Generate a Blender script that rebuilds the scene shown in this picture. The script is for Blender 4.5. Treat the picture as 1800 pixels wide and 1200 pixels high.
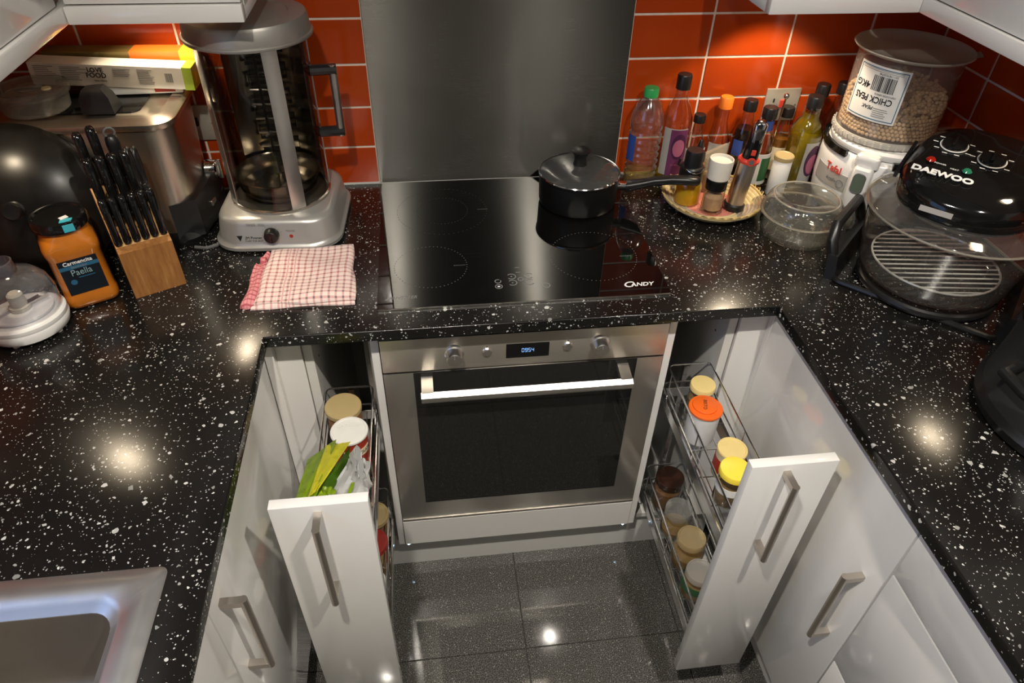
import bpy, bmesh, math, random
from mathutils import Vector, Matrix, Euler
random.seed(7)
D = bpy.data
for o in list(D.objects): D.objects.remove(o, do_unlink=True)
SC = bpy.context.scene
COL = SC.collection
PI = math.pi
def rad(a): return a * PI / 180

# ------------------------------------------------------------------ camera, world, exposure
cam = D.cameras.new('camera'); camo = D.objects.new('camera', cam); COL.objects.link(camo)
camo.location = (-0.18144, -1.62522, 1.74037)
camo.rotation_euler = (0.865528, -0.020325, -0.121885)
cam.sensor_width = 36; cam.lens = 1224.875 / 1800 * 36; cam.clip_start = 0.02
SC.camera = camo
SC.view_settings.view_transform = 'Standard'
try: SC.view_settings.look = 'None'
except Exception: pass
SC.view_settings.gamma = 1.0
SC.view_settings.use_curve_mapping = False
SC.view_settings.exposure = 0.0
SC.cycles.transparent_max_bounces = 40
W = D.worlds.new('evening_sky'); SC.world = W; W.use_nodes = True
W.node_tree.nodes['Background'].inputs[0].default_value = (0.30, 0.48, 1.0, 1)
W.node_tree.nodes['Background'].inputs[1].default_value = 2.3
DOWN_W, CAB_W, CORNER_W = 90.0, 5.5, 6.0
WARM = (1.0, 0.82, 0.58)

# ------------------------------------------------------------------ node materials
MATS = {}
class NT:
    def __init__(s, name):
        s.m = D.materials.new(name); s.m.use_nodes = True; s.t = s.m.node_tree
        s.b = s.t.nodes['Principled BSDF']; s.out = s.t.nodes['Material Output']
    def n(s, kind, **kw):
        nd = s.t.nodes.new(kind)
        for k, v in kw.items():
            if k in nd.inputs: s.set(nd, k, v)
            else: setattr(nd, k, v)
        return nd
    def set(s, nd, k, v):
        if hasattr(v, 'is_output'): s.t.links.new(v, nd.inputs[k])
        else: nd.inputs[k].default_value = v
    def l(s, a, b): s.t.links.new(a, b)
    def math(s, op, a, b=0.0, c=None):
        nd = s.t.nodes.new('ShaderNodeMath'); nd.operation = op
        s.set(nd, 0, a); s.set(nd, 1, b)
        if c is not None: s.set(nd, 2, c)
        return nd.outputs[0]
    def mix(s, f, a, b):
        nd = s.t.nodes.new('ShaderNodeMix'); nd.data_type = 'RGBA'
        s.set(nd, 0, f); s.set(nd, 6, a); s.set(nd, 7, b)
        return nd.outputs[2]
    def coord(s, which='Object'):
        return s.t.nodes.new('ShaderNodeTexCoord').outputs[which]
    def sep(s, v):
        nd = s.t.nodes.new('ShaderNodeSeparateXYZ'); s.l(v, nd.inputs[0]); return nd.outputs
    def mapping(s, v, scale=(1, 1, 1), rot=(0, 0, 0)):
        nd = s.t.nodes.new('ShaderNodeMapping'); s.l(v, nd.inputs[0])
        nd.inputs['Scale'].default_value = scale; nd.inputs['Rotation'].default_value = rot
        return nd.outputs[0]
    def noise(s, v, scale, detail=2.0, rough=0.5):
        nd = s.t.nodes.new('ShaderNodeTexNoise'); s.l(v, nd.inputs['Vector'])
        nd.inputs['Scale'].default_value = scale; nd.inputs['Detail'].default_value = detail
        nd.inputs['Roughness'].default_value = rough
        return nd.outputs['Fac']
    def vor(s, v, scale, feature='F1'):
        nd = s.t.nodes.new('ShaderNodeTexVoronoi'); nd.feature = feature
        s.l(v, nd.inputs['Vector']); nd.inputs['Scale'].default_value = scale
        return nd.outputs
    def ramp(s, f, stops):
        nd = s.t.nodes.new('ShaderNodeValToRGB'); s.l(f, nd.inputs[0])
        e = nd.color_ramp.elements
        while len(e) < len(stops): e.new(0.5)
        for i, (p, c) in enumerate(stops):
            e[i].position = p; e[i].color = (*c, 1) if len(c) == 3 else c
        return nd.outputs[0]
    def bump(s, h, strength=0.2, dist=0.002):
        nd = s.t.nodes.new('ShaderNodeBump'); s.l(h, nd.inputs['Height'])
        nd.inputs['Strength'].default_value = strength; nd.inputs['Distance'].default_value = dist
        s.l(nd.outputs[0], s.b.inputs['Normal'])
    def p(s, **kw):
        names = dict(col='Base Color', rough='Roughness', metal='Metallic', spec='Specular IOR Level', trans='Transmission Weight',
                     ior='IOR', coat='Coat Weight', coatr='Coat Roughness', emit='Emission Color', es='Emission Strength',
                     aniso='Anisotropic', tangent='Tangent', sheen='Sheen Weight', sss='Subsurface Weight', alpha='Alpha')
        for k, v in kw.items():
            k = names[k]
            if isinstance(v, tuple) and len(v) == 3 and k != 'Tangent': v = (*v, 1)
            s.set(s.b, k, v)
        return s
def plain(name, col, rough=0.4, metal=0.0, var=0.04, **kw):
    """principled with slight procedural variation of colour and gloss"""
    if name in MATS: return MATS[name]
    N = NT(name); c = N.coord()
    nz = N.noise(c, 35.0, 3.0)
    lo = tuple(max(0, x * (1 - var * 2)) for x in col); hi = tuple(min(1, x * (1 + var * 2)) for x in col)
    N.p(col=N.mix(nz, (*lo, 1), (*hi, 1)), metal=metal, **kw)
    N.p(rough=N.math('MULTIPLY_ADD', nz, rough * 0.3, rough * 0.85))
    MATS[name] = N.m; return N.m
def thin_glass(name, tint=(0.93, 0.95, 0.93), rough=0.02, ior=1.45, gloss=1.0, haze=0.0, hazecol=(0.8, 0.8, 0.78)):
    if name in MATS: return MATS[name]
    N = NT(name); t = N.t
    tr = N.n('ShaderNodeBsdfTransparent'); lw = N.n('ShaderNodeLayerWeight'); lw.inputs[0].default_value = 0.5
    edge = N.math('POWER', lw.outputs['Facing'], 3.0)
    N.l(N.mix(edge, (*tint, 1), (*[c * 0.55 for c in tint], 1)), tr.inputs[0])
    gl = N.n('ShaderNodeBsdfGlossy'); gl.inputs['Roughness'].default_value = rough
    fr = N.n('ShaderNodeFresnel'); bf = N.n('ShaderNodeNewGeometry').outputs['Backfacing']
    N.l(N.math('MULTIPLY_ADD', bf, 1 / ior - ior, ior), fr.inputs[0])
    ns = N.noise(N.coord(), 60.0, 2.0)
    f = N.math('MULTIPLY', fr.outputs[0], N.math('MULTIPLY_ADD', ns, 0.2 * gloss, 0.9 * gloss))
    base = tr.outputs[0]
    if haze > 0:
        df = N.n('ShaderNodeBsdfDiffuse'); df.inputs[0].default_value = (*hazecol, 1)
        m0 = N.n('ShaderNodeMixShader'); m0.inputs[0].default_value = haze
        N.l(base, m0.inputs[1]); N.l(df.outputs[0], m0.inputs[2]); base = m0.outputs[0]
    mx = N.n('ShaderNodeMixShader'); N.l(f, mx.inputs[0]); N.l(base, mx.inputs[1]); N.l(gl.outputs[0], mx.inputs[2])
    N.l(mx.outputs[0], N.out.inputs[0]); t.nodes.remove(N.b)
    MATS[name] = N.m; return N.m
def emissive(name, col, strength):
    if name in MATS: return MATS[name]
    N = NT(name); N.p(col=col, emit=(*col, 1), es=strength, rough=0.4); MATS[name] = N.m; return N.m
def brushed(name, col, rough, tangent, aniso=0.75, streak=(2, 2, 260)):
    if name in MATS: return MATS[name]
    N = NT(name); c = N.coord()
    nz = N.noise(N.mapping(c, streak), 4.0, 4.0, 0.65)
    big = N.noise(c, 5.0, 2.0)
    N.p(metal=1.0, aniso=aniso, col=N.mix(nz, (*[x * 0.93 for x in col], 1), (*[min(1, x * 1.05) for x in col], 1)))
    N.p(rough=N.math('ADD', N.math('MULTIPLY_ADD', nz, rough * 0.14, rough * 0.82), N.math('MULTIPLY', big, rough * 0.25)))
    tv = N.n('ShaderNodeCombineXYZ'); tv.inputs[0].default_value, tv.inputs[1].default_value, tv.inputs[2].default_value = tangent
    N.l(tv.outputs[0], N.b.inputs['Tangent'])
    MATS[name] = N.m; return N.m

def speckle_worktop():
    N = NT('worktop_speckled_laminate'); c = N.coord()
    warp = N.noise(c, 90.0, 2.0)
    wv = N.n('ShaderNodeVectorMath', operation='ADD'); N.l(c, wv.inputs[0])
    sc = N.n('ShaderNodeVectorMath', operation='SCALE'); N.l(N.n('ShaderNodeTexNoise', Vector=c, Scale=160.0).outputs['Color'], sc.inputs[0]); sc.inputs['Scale'].default_value = 0.006
    N.l(sc.outputs[0], wv.inputs[1]); v = wv.outputs[0]
    total = None
    for scale, lo, span, pw in ((75.0, 0.0, 0.36, 7.0), (135.0, 0.0, 0.36, 4.5), (260.0, 0.0, 0.40, 4.0)):
        o = N.vor(v, scale)
        r = N.sep(o['Color'])[0]; b = N.sep(o['Color'])[1]
        th = N.math('MULTIPLY_ADD', N.math('POWER', r, pw), span, lo)
        chip = N.math('MULTIPLY', N.math('LESS_THAN', o['Distance'], th), N.math('MULTIPLY_ADD', b, 0.75, 0.25))
        total = chip if total is None else N.math('MAXIMUM', total, chip)
    dark = N.mix(N.noise(c, 14.0, 4.0), (0.0045, 0.0043, 0.0042, 1), (0.011, 0.0098, 0.0088, 1))
    N.p(col=N.mix(total, dark, (0.58, 0.57, 0.54, 1)), spec=0.5)
    N.p(rough=N.math('MULTIPLY_ADD', N.noise(c, 6.0, 3.0), 0.10, 0.14))
    MATS['worktop'] = N.m
speckle_worktop()
def granite_floor():
    N = NT('floor_dark_granite'); c = N.coord('Object'); g = N.n('ShaderNodeNewGeometry').outputs['Position']
    a = N.noise(g, 420.0, 2.0, 0.8)
    o = N.vor(g, 520.0); r = N.sep(o['Color'])[0]
    sp = N.math('MULTIPLY', N.math('GREATER_THAN', r, 0.965), N.math('LESS_THAN', o['Distance'], 0.38))
    base = N.ramp(a, [(0.34, (0.012, 0.0117, 0.011)), (0.5, (0.066, 0.063, 0.058)), (0.66, (0.27, 0.26, 0.24))])
    N.p(col=N.mix(sp, base, (0.75, 0.73, 0.68, 1)), rough=N.math('MULTIPLY_ADD', N.noise(g, 9.0), 0.05, 0.05), spec=0.45)
    MATS['floor'] = N.m
granite_floor()
def tile_mat():
    N = NT('orange_glazed_tile'); g = N.n('ShaderNodeNewGeometry').outputs['Position']
    oi = N.n('ShaderNodeObjectInfo').outputs['Random']
    nz = N.noise(g, 7.0, 3.0)
    base = N.mix(nz, (0.36, 0.037, 0.004, 1), (0.50, 0.066, 0.007, 1))
    N.p(col=N.mix(N.math('MULTIPLY', oi, 0.35), base, (0.31, 0.030, 0.004, 1)), rough=0.13, spec=0.5)
    N.bump(N.noise(g, 22.0, 2.0), 0.12, 0.002)
    MATS['tile'] = N.m
tile_mat()
plain('grout', (0.74, 0.64, 0.55), 0.85, var=0.12)
plain('floor_grout', (0.05, 0.047, 0.043), 0.8)
plain('wall_paint', (0.24, 0.225, 0.20), 0.8)
plain('ceiling_paint', (0.42, 0.41, 0.39), 0.85)
plain('white_gloss', (0.74, 0.725, 0.70), 0.14, var=0.01, coat=0.7, coatr=0.04)
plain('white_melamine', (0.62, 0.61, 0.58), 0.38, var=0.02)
plain('shaded_melamine', (0.30, 0.295, 0.28), 0.45, var=0.03)  # white melamine darkened: the cupboard's inner shade is put into the colour
plain('plinth_white', (0.64, 0.63, 0.61), 0.3, var=0.02)
brushed('splash_steel', (0.31, 0.30, 0.275), 0.26, (0, 0, 1), 0.95)
brushed('oven_steel', (0.66, 0.61, 0.53), 0.36, (0, 0, 1), 0.75)
brushed('door_steel', (0.46, 0.44, 0.40), 0.38, (0, 0, 1), 0.7)
plain('handle_nickel', (0.58, 0.53, 0.47), 0.36, 1.0, var=0.01)
plain('satin_aluminium', (0.78, 0.75, 0.70), 0.30, 1.0)
plain('chrome', (0.74, 0.74, 0.75), 0.08, 1.0)
plain('chrome_wire', (0.80, 0.80, 0.80), 0.20, 1.0, var=0.01)
plain('sink_steel', (0.56, 0.555, 0.55), 0.33, 0.9, var=0.02)
plain('appliance_steel', (0.58, 0.54, 0.47), 0.2, 1.0)
plain('black_gloss', (0.006, 0.006, 0.006), 0.07, var=0.2)
plain('black_satin', (0.009, 0.009, 0.009), 0.33, var=0.2)
plain('black_matt', (0.012, 0.012, 0.012), 0.6, var=0.2)
plain('hob_glass', (0.0035, 0.0033, 0.0033), 0.025, var=0.1, spec=0.55)
plain('oven_glass', (0.012, 0.0115, 0.0105), 0.03, var=0.1, spec=1.0)
plain('print_white', (0.80, 0.80, 0.78), 0.5)
plain('print_grey', (0.22, 0.22, 0.215), 0.5)
plain('print_zone', (0.13, 0.13, 0.125), 0.5)
plain('print_black', (0.01, 0.01, 0.01), 0.5)
plain('print_red', (0.62, 0.05, 0.03), 0.45)
plain('white_plastic', (0.80, 0.79, 0.76), 0.25, var=0.02)
plain('silver_plastic', (0.60, 0.585, 0.55), 0.30, 0.35, var=0.02)
plain('rubber_grey', (0.10, 0.10, 0.10), 0.6)
thin_glass('clear_glass', (.94, .95, .93), .08, 1.5, 2.3)
thin_glass('clear_pet', (0.95, 0.94, 0.91), 0.11, 1.5, 3.2, haze=.03)
thin_glass('smoked_glass', (0.42, 0.40, 0.36), 0.03, 1.5)
thin_glass('pyrex', (0.92, 0.92, 0.88), 0.06, 1.55, 1.5, haze=0.035)

# ------------------------------------------------------------------ mesh helpers
class B:
    def __init__(s): s.b = bmesh.new()
    def _new(s, before): s.b.verts.index_update(); return [v for v in s.b.verts if v not in before]
    def box(s, c, d, rot=None):
        m = Matrix.Translation(c) @ (Euler(rot).to_matrix().to_4x4() if rot else Matrix()) @ Matrix.Diagonal((*d, 1))
        bmesh.ops.create_cube(s.b, size=1, matrix=m); return s
    def bx(s, x0, x1, y0, y1, z0, z1):
        return s.box(((x0 + x1) / 2, (y0 + y1) / 2, (z0 + z1) / 2), (abs(x1 - x0), abs(y1 - y0), abs(z1 - z0)))
    def loft(s, rings, cap0=True, cap1=True, closed=True):
        vs = [[s.b.verts.new(p) for p in r] for r in rings]
        n = len(rings[0])
        for a, c in zip(vs[:-1], vs[1:]):
            for i in range(n if closed else n - 1):
                j = (i + 1) % n
                try: s.b.faces.new((a[i], a[j], c[j], c[i]))
                except ValueError: pass
        if cap0 and closed: s.b.faces.new(vs[0][::-1])
        if cap1 and closed: s.b.faces.new(vs[-1])
        return s
    def lathe(s, prof, n=32, c=(0, 0, 0), a0=0.0, a1=2 * PI):
        """revolve (r, z) profile; r=0 ends close to a point"""
        full = abs(a1 - a0 - 2 * PI) < 1e-6
        k = n if full else n + 1
        rows = []
        for r, z in prof:
            if r < 1e-6: rows.append([s.b.verts.new((c[0], c[1], c[2] + z))])
            else: rows.append([s.b.verts.new((c[0] + r * math.cos(a0 + (a1 - a0) * i / n), c[1] + r * math.sin(a0 + (a1 - a0) * i / n), c[2] + z)) for i in range(k)])
        for a, d in zip(rows[:-1], rows[1:]):
            for i in range(n):
                j = (i + 1) % k
                q = [a[i % len(a)], a[j % len(a)], d[j % len(d)], d[i % len(d)]]
                q = [x for ii, x in enumerate(q) if x not in q[:ii]]
                if len(q) >= 3:
                    try: s.b.faces.new(q)
                    except ValueError: pass
        return s
    def cyl(s, p0, p1, r0, r1=None, n=20):
        return s.tube([p0, p1], r0, n, r_end=r1)
    def tube(s, pts, r, n=8, closed=False, r_end=None, radii=None):
        P = [Vector(p) for p in pts]; k = len(P); rings = []
        up = None
        for i in range(k):
            if closed: t = (P[(i + 1) % k] - P[i - 1])
            else: t = P[min(i + 1, k - 1)] - P[max(i - 1, 0)]
            t.normalize()
            if up is None:
                up = Vector((0, 0, 1)) if abs(t.z) < 0.9 else Vector((1, 0, 0))
            x = t.cross(up); 
            if x.length < 1e-6: x = t.cross(Vector((0.3, 1, 0.2)))
            x.normalize(); y = x.cross(t).normalized(); up = y
            rr = radii[i] if radii else (r if r_end is None else r + (r_end - r) * i / (k - 1))
            rings.append([P[i] + x * rr * math.cos(2 * PI * j / n) + y * rr * math.sin(2 * PI * j / n) for j in range(n)])
        if closed: rings.append(rings[0]); s.loft(rings, False, False); bmesh.ops.remove_doubles(s.b, verts=s.b.verts, dist=1e-6)
        else: s.loft(rings)
        return s
    def sphere(s, c, r, sc=(1, 1, 1), u=16, v=10):
        bmesh.ops.create_uvsphere(s.b, u_segments=u, v_segments=v, radius=r, matrix=Matrix.Translation(c) @ Matrix.Diagonal((*sc, 1))); return s
    def prism(s, poly, z0, z1):
        return s.loft([[(x, y, z0) for x, y in poly], [(x, y, z1) for x, y in poly]])
    def xform(s, m): bmesh.ops.transform(s.b, matrix=m, verts=s.b.verts); return s
    def bevel(s, w, seg=2, ang=30):
        es = [e for e in s.b.edges if len(e.link_faces) == 2 and e.calc_face_angle(0) > rad(ang)]
        bmesh.ops.bevel(s.b, geom=es, offset=w, segments=seg, affect='EDGES', profile=0.5, clamp_overlap=True); return s
    def mesh(s, name, mat, ang=35, recalc=True):
        if recalc: bmesh.ops.recalc_face_normals(s.b, faces=s.b.faces)
        me = D.meshes.new(name); s.b.to_mesh(me); s.b.free()
        me.polygons.foreach_set('use_smooth', [True] * len(me.polygons))
        me.set_sharp_from_angle(angle=rad(ang))
        me.materials.append(MATS[mat] if isinstance(mat, str) else mat); return me
    def build(s, name, mat, parent=None, loc=(0, 0, 0), rot=(0, 0, 0), ang=35):
        return ob(name, s.mesh(name, mat, ang), parent, loc, rot)
def ob(name, me, parent=None, loc=(0, 0, 0), rot=(0, 0, 0)):
    o = D.objects.new(name, me); COL.objects.link(o); o.location = loc; o.rotation_euler = rot
    if parent is not None: o.parent = parent
    return o
def tag(o, label, cat, group=None):
    o['label'] = label; o['category'] = cat
    if group: o['group'] = group
    return o
def thing(name, label, cat, loc=(0, 0, 0), rz=0.0, group=None, rot=None):
    o = D.objects.new(name, None); COL.objects.link(o); o.location = loc
    o.rotation_euler = rot if rot else (0, 0, rz); o.empty_display_size = 0.05
    return tag(o, label, cat, group)
def struct(o): o['kind'] = 'structure'; return o
def rrect(w, d, r, n=5, cx=0, cy=0):
    pts = []
    for sx, sy, a in ((1, 1, 0), (-1, 1, 90), (-1, -1, 180), (1, -1, 270)):
        for i in range(n + 1):
            t = rad(a + 90 * i / n)
            pts.append((cx + sx * (w / 2 - r) + r * math.cos(t), cy + sy * (d / 2 - r) + r * math.sin(t)))
    return pts
def ring(poly, z): return [(x, y, z) for x, y in poly]
def text(s, size, mat, parent, loc, rot=(0, 0, 0), depth=0.0004, align='CENTER', wrap=None, squash=1.0, shear=0.0, bold=0.0, name='lettering', mtx=None):
    """flat lettering as a mesh part; wrap=(radius) bends it around the local z axis of a cylinder facing -y"""
    cu = D.curves.new('tmp', 'FONT'); cu.body = s; cu.size = size; cu.align_x = align; cu.align_y = 'CENTER'
    cu.extrude = depth; cu.shear = shear; cu.offset = bold; cu.resolution_u = 3
    t = D.objects.new('tmp', cu); COL.objects.link(t)
    dg = bpy.context.evaluated_depsgraph_get(); dg.update()
    me = D.meshes.new_from_object(t.evaluated_get(dg)); D.objects.remove(t); D.curves.remove(cu)
    me.name = name; me.materials.clear(); me.materials.append(MATS[mat])
    for v in me.vertices: v.co.x *= squash
    o = ob(name, me, parent, loc, rot)
    if mtx is not None: me.transform(mtx)
    if wrap:
        for v in me.vertices:
            a = v.co.x / wrap - PI / 2; r = wrap + v.co.z
            v.co = (r * math.cos(a), r * math.sin(a), v.co.y)
    return o
def arc_patch(r, a0, a1, z0, z1, n=16, t=0.0006, r1=None):
    """curved label of thickness t on a cylinder (cone if r1 given)"""
    b = B(); r1 = r if r1 is None else r1; rings = []
    for i in range(n + 1):
        a = a0 + (a1 - a0) * i / n; c, s_ = math.cos(a), math.sin(a)
        rings.append([(r * c, r * s_, z0), ((r + t) * c, (r + t) * s_, z0), ((r1 + t) * c, (r1 + t) * s_, z1), (r1 * c, r1 * s_, z1)])
    return b.loft(rings)
def copy_tree(o, parent=None):
    c = o.copy(); COL.objects.link(c); c.parent = parent
    for ch in o.children: copy_tree(ch, c)
    return c

# ================================================================== THE ROOM
XW, YF, ZC, WT = 1.09, -3.3, 2.38, 0.9        # side walls at +-XW, back wall y=0, ceiling, worktop height
TW, TH = 0.1972, 0.0976                        # tile pitch
fl = struct(B().bx(-XW - .1, XW + .1, YF - .1, 0.12, -0.06, -0.004).build('floor', 'floor_grout'))
_tm = {}
def tile_mesh(w, h, t, mat, bev=0.0012):
    k = (round(w, 4), round(h, 4), mat)
    if k not in _tm: _tm[k] = B().box((0, 0, 0), (w, h, t)).bevel(bev, 1).mesh('tile', mat)
    return _tm[k]
for i in range(-2, 2):
    for j in range(-7, 1):
        x0, y0 = -0.008 + i * .4, -0.797 + j * .4
        o = ob('floor_tile', tile_mesh(.3975, .3975, .008, 'floor', .0008), fl, (x0 + .2, y0 + .2, -0.004))
struct(B().bx(-XW - .1, XW + .1, YF - .1, 0.12, ZC, ZC + .06).build('ceiling', 'ceiling_paint'))
wb = struct(B().bx(-XW - .1, XW + .1, 0.0, 0.12, 0, ZC).build('wall_back', 'wall_paint'))
wr = struct(B().bx(XW, XW + .1, YF, 0.0, 0, ZC).build('wall_right', 'wall_paint'))
wlb = B()
wy0, wy1, wz0, wz1 = -2.05, -1.02, 1.06, 2.05   # window opening over the sink
wlb.bx(-XW - .1, -XW, wy1, 0, 0, ZC).bx(-XW - .1, -XW, YF, wy0, 0, ZC).bx(-XW - .1, -XW, wy0, wy1, 0, wz0).bx(-XW - .1, -XW, wy0, wy1, wz1, ZC)
wl = struct(wlb.build('wall_left', 'wall_paint'))
struct(B().bx(-XW - .1, XW + .1, YF - .1, YF, 0, ZC).build('wall_front', 'wall_paint'))
win = struct(B().bx(-XW - .07, -XW - .03, wy0, wy0 + .05, wz0, wz1).bx(-XW - .07, -XW - .03, wy1 - .05, wy1, wz0, wz1)
             .bx(-XW - .07, -XW - .03, wy0, wy1, wz0, wz0 + .05).bx(-XW - .07, -XW - .03, wy0, wy1, wz1 - .05, wz1)
             .bx(-XW - .07, -XW - .03, (wy0 + wy1) / 2 - .025, (wy0 + wy1) / 2 + .025, wz0, wz1).build('window_1', 'white_plastic'))
for a, b in ((wy0 + .05, (wy0 + wy1) / 2 - .025), ((wy0 + wy1) / 2 + .025, wy1 - .05)):
    B().bx(-XW - .053, -XW - .047, a, b, wz0 + .05, wz1 - .05).build('pane', 'clear_glass', win)
# grout bed behind the tiles
B().bx(-XW + .003, XW - .003, -.003, .0, WT, 1.70).build('grout_bed', 'grout', wb)
B().bx(XW - .003, XW, -1.3, .0, WT, 1.40).build('grout_bed', 'grout', wr)
B().bx(-XW, -XW + .003, -1.0, .0, WT, 1.40).build('grout_bed', 'grout', wl)
# glazed tiles: each one its own piece
TT = 0.005
def wall_tiles(parent, kind, a_from, a_to, off, rows, skip=None):
    k0 = math.floor((a_from - off) / TW); k1 = math.ceil((a_to - off) / TW)
    for r in range(rows):
        for k in range(k0, k1):
            a0, a1 = off + k * TW + .0025, off + (k + 1) * TW - .0025
            a0, a1 = max(a0, a_from), min(a1, a_to)
            spans = [(a0, a1)]
            if skip:
                spans = [(a0, min(a1, skip[0])), (max(a0, skip[1]), a1)]
            for p, q in spans:
                if q - p < .012: continue
                me = tile_mesh(q - p, TH - .005, TT, 'tile')
                z = WT + (r + .5) * TH
                if kind == 'back': ob('tile', me, parent, ((p + q) / 2, -TT / 2, z), (PI / 2, 0, 0))
                elif kind == 'right': ob('tile', me, parent, (XW - TT / 2, (p + q) / 2, z), (PI / 2, 0, PI / 2))
                else: ob('tile', me, parent, (-XW + TT / 2, (p + q) / 2, z), (PI / 2, 0, PI / 2))
wall_tiles(wb, 'back', -XW + TT, XW - TT, 0.492, 5, (-.3025, .3045))
wall_tiles(wr, 'right', -1.3, -TT, -.19 + .0, 5)
wall_tiles(wl, 'left', -1.0, -TT, -.19, 5)
for x0, x1 in ((-.465, -.3025), (.3045, .448)):
    for r in range(5, 8):
        ob('tile', tile_mesh(x1 - x0, TH - .005, TT, 'tile'), wb, ((x0 + x1) / 2, -TT / 2, WT + (r + .5) * TH), (PI / 2, 0, 0))
# silicone bead where wall meets worktop
bead = B().bx(-XW, XW, -.0065, 0, WT, WT + .005).bx(XW - .0065, XW, -1.3, 0, WT, WT + .005)
struct(bead.build('trim_1', 'white_melamine'))

# steel splashback panel behind the hob
sp = B().bx(-.300, .302, -.0078, -.0005, WT + .003, 1.62).bevel(.0008, 1).build('splashback', 'splash_steel')
tag(sp, 'tall brushed steel splashback panel on the wall behind the hob', 'splashback')

# ------------------------------------------------------------------ worktop (one continuous U)
XL, XR, YWF, TK = -.500, .502, -.592, .024
SK = (-1.0, -.575, -2.0, -1.08)                 # sink cut-out x0,x1,y0,y1
YE = -2.35
xs = sorted({-XW + .001, SK[0], SK[1], XL, XR, XW - .001}); ys = sorted({YE, SK[2], SK[3], YWF, -.0005})
b = B(); V = {}
def vv(x, y):
    if (x, y) not in V: V[(x, y)] = b.b.verts.new((x, y, WT))
    return V[(x, y)]
for i in range(len(xs) - 1):
    for j in range(len(ys) - 1):
        cx, cy = (xs[i] + xs[i + 1]) / 2, (ys[j] + ys[j + 1]) / 2
        if XL < cx < XR and cy < YWF: continue
        if SK[0] < cx < SK[1] and SK[2] < cy < SK[3]: continue
        b.b.faces.new((vv(xs[i], ys[j]), vv(xs[i + 1], ys[j]), vv(xs[i + 1], ys[j + 1]), vv(xs[i], ys[j + 1])))
r = bmesh.ops.extrude_face_region(b.b, geom=list(b.b.faces))
bmesh.ops.translate(b.b, vec=(0, 0, -TK), verts=[g for g in r['geom'] if isinstance(g, bmesh.types.BMVert)])
bmesh.ops.recalc_face_normals(b.b, faces=b.b.faces)
es = [e for e in b.b.edges if len(e.link_faces) == 2 and e.calc_face_angle(0) > 1 and min(v.co.z for v in e.verts) > WT - .001]
bmesh.ops.bevel(b.b, geom=es, offset=.003, segments=3, affect='EDGES', profile=.5)
wt = b.build('worktop', 'worktop')
tag(wt, 'black worktop with white speckles running round three sides of the kitchen', 'worktop')

# ------------------------------------------------------------------ sink, let into the worktop
sk = thing('sink', 'stainless steel sink with rounded bowl set into the speckled worktop', 'sink', (-.7875, -1.54, WT))
def skr(x0, x1, y0, y1, rr): return rrect(x1 - x0, y1 - y0, rr, 6, (x0 + x1) / 2 + .7875, (y0 + y1) / 2 + 1.54)
R0 = skr(-1.019, -.556, -2.02, -1.061, .012); R1 = skr(-1.017, -.558, -2.018, -1.063, .012)
R2 = skr(-.985, -.596, -1.56, -1.098, .035); R3 = skr(-.979, -.602, -1.554, -1.104, .035)
R4 = skr(-.970, -.611, -1.545, -1.113, .032); R5 = skr(-.955, -.626, -1.53, -1.128, .05)
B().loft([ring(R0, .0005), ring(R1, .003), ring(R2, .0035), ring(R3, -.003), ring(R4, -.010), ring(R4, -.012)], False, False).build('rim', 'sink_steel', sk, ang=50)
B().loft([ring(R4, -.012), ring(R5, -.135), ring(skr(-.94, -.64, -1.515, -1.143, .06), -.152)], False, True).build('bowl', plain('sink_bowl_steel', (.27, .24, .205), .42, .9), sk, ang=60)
B().lathe([(0, 0), (.030, 0), (.038, .003), (.042, .0005)], 24, (-.7875 + .7875, -1.33 + 1.54, -.1515)).build('drain', 'chrome', sk)
B().bx(-.20, .20, -.47, -.05, -.001, .0025).bevel(.001, 1).build('drainer', 'sink_steel', sk)
for k in range(7):
    B().box((-.15 + k * .05, -.26, .0035), (.014, .36, .003)).bevel(.001, 1).build('drainer_ridge', 'sink_steel', sk)

# ------------------------------------------------------------------ base units
DT, DB = .858, .141      # door top and bottom
def handle(parent, loc, rz, L=.205, stand=.034, rot=None, name='handle'):
    """satin bar handle along local z, standing off along local -y, lower end at loc"""
    h = B().tube([(0, -stand, -L / 2), (0, -stand, L / 2)], .0062, 14)
    for s_ in (-1, 1): h.box((0, -stand / 2 + .001, s_ * (L / 2 - .0068)), (.0118, stand - .002, .0118))
    return h.build(name, 'handle_nickel', parent, loc, rot or (0, 0, rz))
# left run: door plane x=-.52 facing +x
cl = thing('base_cabinet', 'white gloss base unit below the left worktop, beside the sink', 'cabinet', (-.8, -.83, 0))
B().bx(-.285, .258, -.255, .82, .145, .874).build('body', 'white_melamine', cl)
d = B().bx(.262, .280, -.2585, .268, DB, DT).bevel(.0015, 2).build('door', 'white_gloss', cl)
handle(d, (.280, -.226, .69), PI / 2)
cl2 = thing('base_cabinet', 'white gloss sink base unit at the left edge, nearest the camera', 'cabinet', (-.8, -1.6, 0))
B().bx(-.285, .258, -.56, .505, .145, .735).build('body', 'white_melamine', cl2)
d = B().bx(.262, .280, -.03, .5085, DB, DT).bevel(.0015, 2).build('door', 'white_gloss', cl2)
d = B().bx(.262, .280, -.56, -.034, DB, DT).bevel(.0015, 2).build('door', 'white_gloss', cl2)
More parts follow.
